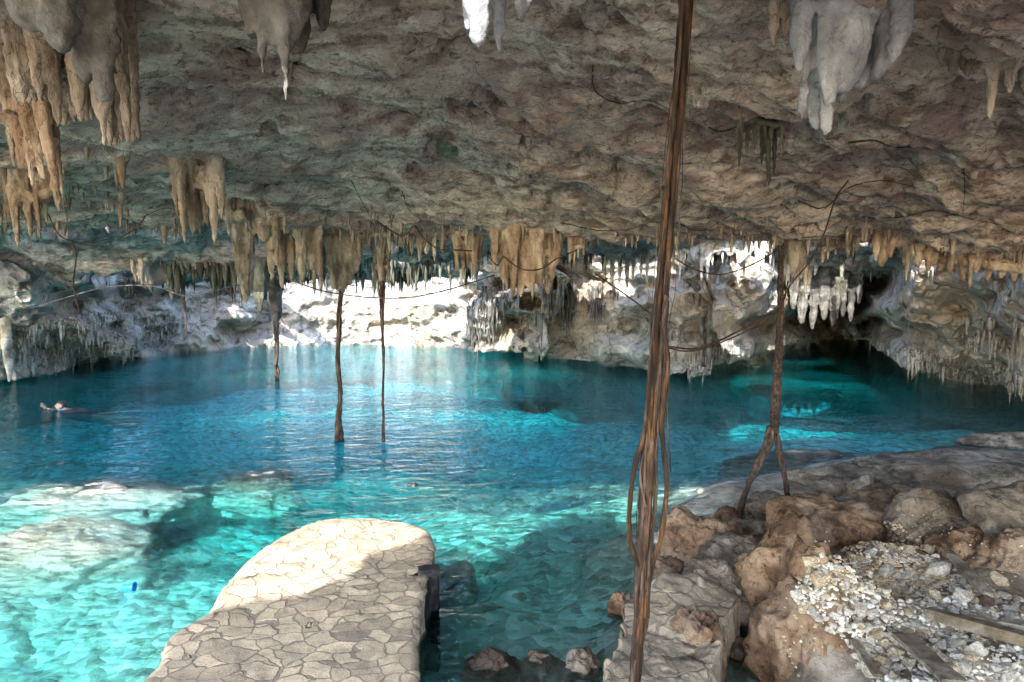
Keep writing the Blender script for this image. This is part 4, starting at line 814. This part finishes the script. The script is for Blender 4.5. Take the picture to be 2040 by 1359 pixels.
# ================================================================== RUBBLE, GRAVEL, BOARDS
bpy.context.view_layer.update()
stones = []
for k in range(14):
    bm = bmesh.new(); rr = np.random.default_rng(900+k); pts = rr.normal(size=(15, 3)); pts /= np.linalg.norm(pts, axis=1)[:, None]; pts *= rr.uniform(.75, 1.05, (15, 1)); pts *= np.array([1, rr.uniform(.6, .95), rr.uniform(.45, .85)])
    for p in pts: bm.verts.new(p)
    r_ = bmesh.ops.convex_hull(bm, input=bm.verts[:]); bmesh.ops.delete(bm, geom=[g for g in r_['geom_unused'] if isinstance(g, bmesh.types.BMVert)], context='VERTS')
    bmesh.ops.bevel(bm, geom=bm.edges[:], offset=.05, segments=1, affect='EDGES'); bmesh.ops.triangulate(bm, faces=bm.faces[:]); bmesh.ops.subdivide_edges(bm, edges=bm.edges[:], cuts=1); bmesh.ops.triangulate(bm, faces=bm.faces[:])
    for v in bm.verts: v.co *= 1+.07*float(fbm(v.co.x, v.co.y, v.co.z, 2.6, 3, k))
    base = {}
    for mk in ('boulder_w', 'rubble_t', 'rubble_g'):
        me = bpy.data.meshes.new('rubble_stone'); bm.to_mesh(me); me.materials.append(M[mk]); base[mk] = me
    bm.free(); stones.append(base)
dep_ = bpy.context.evaluated_depsgraph_get()
big = [o for o in col.objects if o.type == 'MESH' and o.name.startswith(('boulder', 'rock'))]
def obv(o):
    mw = Matrix.Translation(o.location); me = o.data
    return BVHTree.FromPolygons([mw @ v.co for v in me.vertices], [p.vertices[:] for p in me.polygons])
BB = [BV_G]+[obv(o) for o in big if o.location.y < 6 and o.location.x > 1]
def drop(px, row):
    h = cast(px, row, BB)
    return h[0] if h else None
def rubble(px, row, hw, mk, label, group=None, k=None, zup=.35, name='rubble_stone', sink=1):
    p = drop(px, row)
    if p is None: return
    r = pxr(hw, p.y); o = bpy.data.objects.new(name, stones[k if k is not None else random.randrange(14)][mk]); col.objects.link(o)
    o.location = (p.x, p.y, p.z+r*zup); o.scale = (r, r*random.uniform(.8, 1.2), r*random.uniform(.75, 1.1)); o.rotation_euler = (random.uniform(-.6, .6), random.uniform(-.6, .6), random.uniform(0, 6.28))
    tag(o, label, 'stone', group)
for px, row, hw, mk, lb in [(1585,1192,25,'boulder_w','round white stone at the left foot of the rubble pile'),(1768,1146,23,'boulder_w','bright white stone in the middle of the rubble pile'),(1612,1130,26,'rubble_t','tall cream stone at the upper left of the rubble pile'),
    (1635,1165,28,'rubble_t','knobbly tan stone in the left of the rubble pile'),(1868,1145,30,'boulder_w','big pale angular stone at the right of the rubble pile'),(1912,1196,25,'boulder_w','round pale stone right of the big angular one'),(1960,1206,25,'boulder','orange stone at the right end of the rubble'),
    (1990,1162,24,'rubble_t','cream stone at the mouth of the dark hollow'),(1682,1222,18,'boulder_w','white stone on the front slope above the brown block'),(1735,1105,20,'rubble_g','flat grey stone at the top of the rubble pile'),(2010,1235,22,'rubble_g','grey stone by the long beam at the right edge'),(1765,1280,26,'boulder_w','jagged white stone near the bottom right'),
    (2000,1262,22,'boulder_w','pair-like white stone above the long beam'),(1905,1315,22,'boulder_w','white block below the long beam'),(1955,1255,20,'boulder_w','white chunk just above the long beam')]:
    if mk == 'boulder':
        for b in stones:
            if 'boulder' not in b: b['boulder'] = b['rubble_t'].copy(); b['boulder'].materials[0] = M['boulder']
    rubble(px, row, hw, mk, lb)
PL = [(1745,1035),(1800,1050),(1860,1100),(1930,1150),(2045,1200),(2060,1365),(1740,1365),(1690,1290),(1600,1215),(1575,1190),(1610,1120),(1660,1090),(1700,1070)]
def inpl(x, y, poly=PL): return bool(inpoly(np.array([x]), np.array([y]), poly)[0])
cnt = 0
while cnt < 285:
    x, y = random.uniform(1570, 2050), random.uniform(1080, 1365)
    if not inpl(x, y): continue
    sz = random.choice((8, 9, 10, 12, 14, 17, 22))*(.65+.6*(y-1060)/300)
    mk = random.choices(('boulder_w', 'rubble_t', 'rubble_g'), (5, 4 if y > 1180 else 8, 2))[0]
    zn = [(1745,1080,'at the top of the gravel heap'),(1640,1140,'by the knobbly orange boulder'),(1820,1120,'below the greyish beige boulder'),(1620,1215,'above the big brown block'),(1760,1190,'in the middle of the pile'),(1880,1180,'left of the weathered plank'),(1970,1200,'right of the weathered plank'),(1720,1270,'right of the brown block'),(1830,1260,'at the head of the long beam'),(1950,1250,'above the long beam'),(1860,1310,'beside the broad flat board'),(1960,1335,'below the long beam'),(1760,1340,'beside the short stained board')]
    zt = min(zn, key=lambda q: math.hypot(q[0]-x, q[1]-y))[2]
    rubble(x, y, sz, mk, ('large' if sz > 15 else 'mid-sized' if sz > 10 else 'small')+{'boulder_w': ' white', 'rubble_t': ' cream', 'rubble_g': ' grey'}[mk]+' rubble stone '+zt, 'loose stones of the rubble pile'); cnt += 1
def gravel(name, label, n, x0, x1, y0, y1, szf, mk, poly=None):
    mb = MB(); me0 = stones[3][mk]; vs = []
    for st in stones[:6]:
        me = st[mk]; v = np.array([q.co[:] for q in me.vertices]); f = np.array([p.vertices[:] for p in me.polygons if len(p.vertices) == 3]); vs.append((v, f))
    for i in range(n):
        x, y = random.uniform(x0, x1), random.uniform(y0, y1)
        if poly and not inpl(x, y, poly): continue
        p = drop(x, y)
        if p is None: continue
        r = pxr(szf(y), p.y)*random.uniform(.6, 1.3); v, f = random.choice(vs); a = random.uniform(0, 6.28); ca_, sa_ = math.cos(a), math.sin(a)
        v2 = np.stack([v[:, 0]*ca_-v[:, 1]*sa_, v[:, 0]*sa_+v[:, 1]*ca_, v[:, 2]*random.choice((-1, 1))], 1)*r
        mb.add(v2+np.array([p.x, p.y, p.z+r*.2]), f)
    o = link(name, mb.mesh(name, smooth=False), M[mk]); tag(o, label, kind='stuff')
gravel('gravel', 'fine cream gravel heap at the top of the rubble pile', 1500, 1640, 1900, 1035, 1190, lambda y: 3.2+(y-1035)/60, 'rubble_t', [(1740,1030),(1790,1045),(1870,1110),(1900,1160),(1850,1190),(1700,1190),(1640,1150),(1680,1080)])
gravel('rubble', 'heaped small white limestone rubble filling the pile', 900, 1580, 2055, 1090, 1365, lambda y: 6.5+(y-1090)/60, 'boulder_w', PL)
gravel('gravel', 'small white chips scattered between the rubble stones', 1500, 1570, 2050, 1150, 1365, lambda y: 4.2, 'boulder_w', PL)
gravel('gravel', 'stray pale chips spread over the rocks round the rubble pile', 420, 1500, 2060, 1000, 1365, lambda y: 2.6+(y-1000)/160, 'rubble_t', [(1560,1120),(1680,1020),(1800,1000),(2060,1080),(2060,1365),(1560,1365)])
def board(label, a, b, z0, z1, w, h, mat='wood', name='board'):
    A, B = drop(*a), drop(*b)
    if A is None or B is None: A, B = G(*a, z0), G(*b, z1)
    return block(name, (A.x, A.y, A.z+z0), (B.x, B.y, B.z+z1), w, h, M[mat], label, 'board')
board('weathered grey plank lying against the rubble at the right', (1888,1128), (1968,1205), .12, .08, .07, .03)
board('long grooved beam running off the right edge across the rubble', (1845,1248), (2100,1345), .10, .16, .075, .07)
board('thin lath lying just above the long beam', (1905,1262), (2100,1318), .12, .17, .02, .03)
board('broad flat board at the bottom edge below the long beam', (1795,1290), (1900,1400), .09, .12, .13, .025)
board('short stained board at the bottom edge beside the brown block', (1700,1302), (1748,1365), .09, .06, .05, .02)
board('small splintered board in the middle of the rubble', (1670,1190), (1700,1230), .06, .05, .03, .015)
# small unidentified blue object in the water, modelled in the shape of a cup
cp_ = G(255, 1178, .0)
mbc = MB()
V, Fq = tube_vf([(-.045, 0, .01), (-.04, 0, .012), (.03, .004, .02), (.045, .006, .022), (.046, .006, .022)], [.012, .022, .030, .034, .030], 16, 0, 1); mbc.add(V, Fq)
mblue, t_, N_, L_ = NT('blue_plastic'); b_ = N_('BsdfPrincipled', i_Roughness=.35); n_ = N_('TexNoise', i_Scale=30.0); r_ = ramp(N_, [(.3, (.0, .10, .5)), (.7, (.01, .2, .75))]); L_(n_.outputs[0], r_.inputs[0]); L_(r_.outputs[0], b_.inputs['Base Color']); o_ = N_('OutputMaterial'); L_(b_.outputs[0], o_.inputs[0])
cup = link('blue_object', mbc.mesh('blue_object'), mblue, loc=(cp_.x, cp_.y, .012)); cup.scale = (1.3, 1.3, 1.3); tag(cup, 'small unidentified blue object floating beside the huge submerged boulder', 'cup')
# ================================================================== SWIMMER
def simple_mat(name, c0, c1, sc=12.0, rough=.6):
    m, t, N, L = NT(name); n = N('TexNoise', i_Scale=sc, i_Detail=4.0); r = ramp(N, [(.35, c0), (.65, c1)]); b = N('BsdfPrincipled', i_Roughness=rough); o = N('OutputMaterial')
    tc = N('TexCoord'); L(tc.outputs['Object'], n.inputs['Vector']); L(n.outputs[0], r.inputs[0]); L(r.outputs[0], b.inputs['Base Color']); L(b.outputs[0], o.inputs[0]); return m
skin = simple_mat('wet_skin', (.30,.18,.135), (.40,.26,.20), 9, .4); hairm = simple_mat('wet_black_hair', (.006,.006,.008), (.03,.028,.03), 40, .35); shirt = simple_mat('black_rash_shirt', (.008,.009,.012), (.02,.022,.028), 20, .5); bluem = simple_mat('blue_strap', (.01,.14,.30), (.02,.28,.45), 20, .5)
hp = G(124, 818, 0)                                   # where the head meets the water
sw = bpy.data.objects.new('person', None); col.objects.link(sw); sw.location = (hp.x, hp.y, -.02)
tag(sw, 'dark-haired swimmer in a black shirt with one arm stretched forward', 'person')
# figure swims towards -x: local frame, +x behind, y away, z up
def skinned(name, verts, edges, radii, mat, parent, sub=2):
    me = bpy.data.meshes.new(name); me.from_pydata(verts, edges, []); me.update(); o = link(name, me, mat, parent)
    o.modifiers.new('skin', 'SKIN'); 
    for v, r in zip(me.skin_vertices[0].data if me.skin_vertices else [], radii): v.radius = (r, r) if not isinstance(r, tuple) else r
    if me.skin_vertices: me.skin_vertices[0].data[0].use_root = True
    s_ = o.modifiers.new('sub', 'SUBSURF'); s_.levels = sub; s_.render_levels = sub; return o
V = [(.95,.0,-.16),(.70,0,-.12),(.45,0,-.08),(.25,0,-.03),(.10,0,.02),(.02,0,.08),     # pelvis, waist, chest, upper chest, neck, head base
     (.22,-.18,-.02),(.12,-.28,-.02),(.05,-.32,.01),(.30,-.42,-.05),                       # near shoulder..elbow
     (.18,.18,-.02),(-.02,.22,-.04),(-.25,.20,-.03),(-.45,.16,.00),(-.52,.15,.03),        # far shoulder, arm ahead, wrist
     (1.3,-.10,-.20),(1.7,-.12,-.28),(1.3,.10,-.18),(1.7,.12,-.22),(1.95,-.12,-.32),(1.95,.12,-.26)]
E = [(0,1),(1,2),(2,3),(3,4),(4,5),(3,6),(6,7),(7,9),(3,10),(10,11),(11,12),(12,13),(13,14),(0,15),(15,16),(16,19),(0,17),(17,18),(18,20)]
rad = [.14,.12,.14,.13,.06,.055,.075,.055,.045,.04,.075,.052,.042,.032,.03,.085,.06,.085,.06,.035,.035]
V = [v for i, v in enumerate(V) if i != 8]; E = [tuple(a-1 if a > 8 else a for a in e) for e in E]; rad = [r for i, r in enumerate(rad) if i != 8]
body = skinned('body', V, E, rad, skin, sw)
# raised hand: palm and five fingers
HV = [(-.52,.15,.03),(-.56,.145,.055),(-.60,.14,.085)]; HE = [(0,1),(1,2)]; HR = [.028,.038,.036]
for k, (dy, L1, zz) in enumerate([(-.035,.058,.0),(-.012,.072,.004),(.012,.068,.002),(.034,.052,-.004)]):
    i = len(HV); HV += [(-.61,.14+dy,.095+zz),(-.62-L1*.15,.14+dy*1.15,.095+L1*.55+zz),(-.62,.14+dy*1.2,.095+L1+zz)]; HE += [(2,i),(i,i+1),(i+1,i+2)]; HR += [.011,.010,.008]
i = len(HV); HV += [(-.575,.095,.075),(-.60,.075,.10)]; HE += [(1,i),(i,i+1)]; HR += [.013,.010]
skinned('hand', HV, HE, HR, skin, body, 2)
# head: sculpted ellipsoid with face, turned to the viewer's left and slightly to the camera
bm = bmesh.new(); bmesh.ops.create_uvsphere(bm, u_segments=48, v_segments=36, radius=1)
for v in bm.verts:
    c = v.co; x, y, z = c.x, c.y, c.z                 # face looks along -x
    sx = .098; sy = .076*(1-.18*max(0, -z)); sz = .118
    f = max(0, -x)
    g = lambda yy, zz, w: math.exp(-(((y-yy)/w)**2+((z-zz)/w)**2))*f
    dx = -.026*g(0, -.12, .16)-.010*g(0, .10, .12)+.012*g(.36, .10, .16)+.012*g(-.36, .10, .16)-.010*g(0, -.52, .18)+.005*g(0, -.44, .05)-.012*g(0, -.85, .25)-.006*g(.3, .32, .2)-.006*g(-.3, .32, .2)
    ear = max(0, 1-(((x-.05)/.22)**2+((z+.02)/.28)**2))*(.014 if abs(y) > .8 else 0)
    c.x = x*sx+dx; c.y = y*sy+math.copysign(ear, y); c.z = z*sz
hm = bpy.data.meshes.new('head'); bm.to_mesh(hm); bm.free(); hm.polygons.foreach_set('use_smooth', [True]*len(hm.polygons))
head = link('head', hm, skin, body, (-.02, -.0, .125)); head.rotation_euler = (0, R(8), R(38))
bm = bmesh.new(); bmesh.ops.create_uvsphere(bm, u_segments=40, v_segments=30, radius=1)
for v in bm.verts:
    x, y, z = v.co; n = 1+.05*float(vnoise(x*7, y*7, z*7, 9)); back = x > -.35+(.55-z)*.55 if z < .55 else True
    k = 1.09 if (z > .45 and x < .2) or x > .02+(.3-z)*.25 else .93
    v.co = Vector((x*.098*k*n+.004, y*.078*k*n, z*.118*k*n+.004))
hm2 = bpy.data.meshes.new('hair'); bm.to_mesh(hm2); bm.free(); hm2.polygons.foreach_set('use_smooth', [True]*len(hm2.polygons))
link('hair', hm2, hairm, head)
bm = bmesh.new()
for sgn in (-1, 1):
    bmesh.ops.create_uvsphere(bm, u_segments=12, v_segments=8, radius=.009, matrix=Matrix.Translation((-.084, .027*sgn, .012)))
hm3 = bpy.data.meshes.new('eyes'); bm.to_mesh(hm3); bm.free(); link('eyes', hm3, hairm, head)
skinned('shirt', [(.95,0,-.155),(.70,0,-.115),(.45,0,-.075),(.25,0,-.02),(.14,0,.015),(.22,-.19,-.015),(.13,-.27,-.015),(.18,.19,-.015),(0,.22,-.035),(-.12,.215,-.03)], [(0,1),(1,2),(2,3),(3,4),(3,5),(5,6),(3,7),(7,8),(8,9)], [.15,.13,.155,.145,.08,.09,.07,.09,.065,.058], shirt, body)
V, Fq = tube_vf([(.02+.085*math.cos(a), .075*math.sin(a), .045+.02*math.cos(a)) for a in np.linspace(0, 6.283, 24)], .014, 8, 0, 1)
link('neck_strap', mesh_from('neck_strap', V, Fq), bluem, body)
sw.rotation_euler = (0, 0, R(-6))
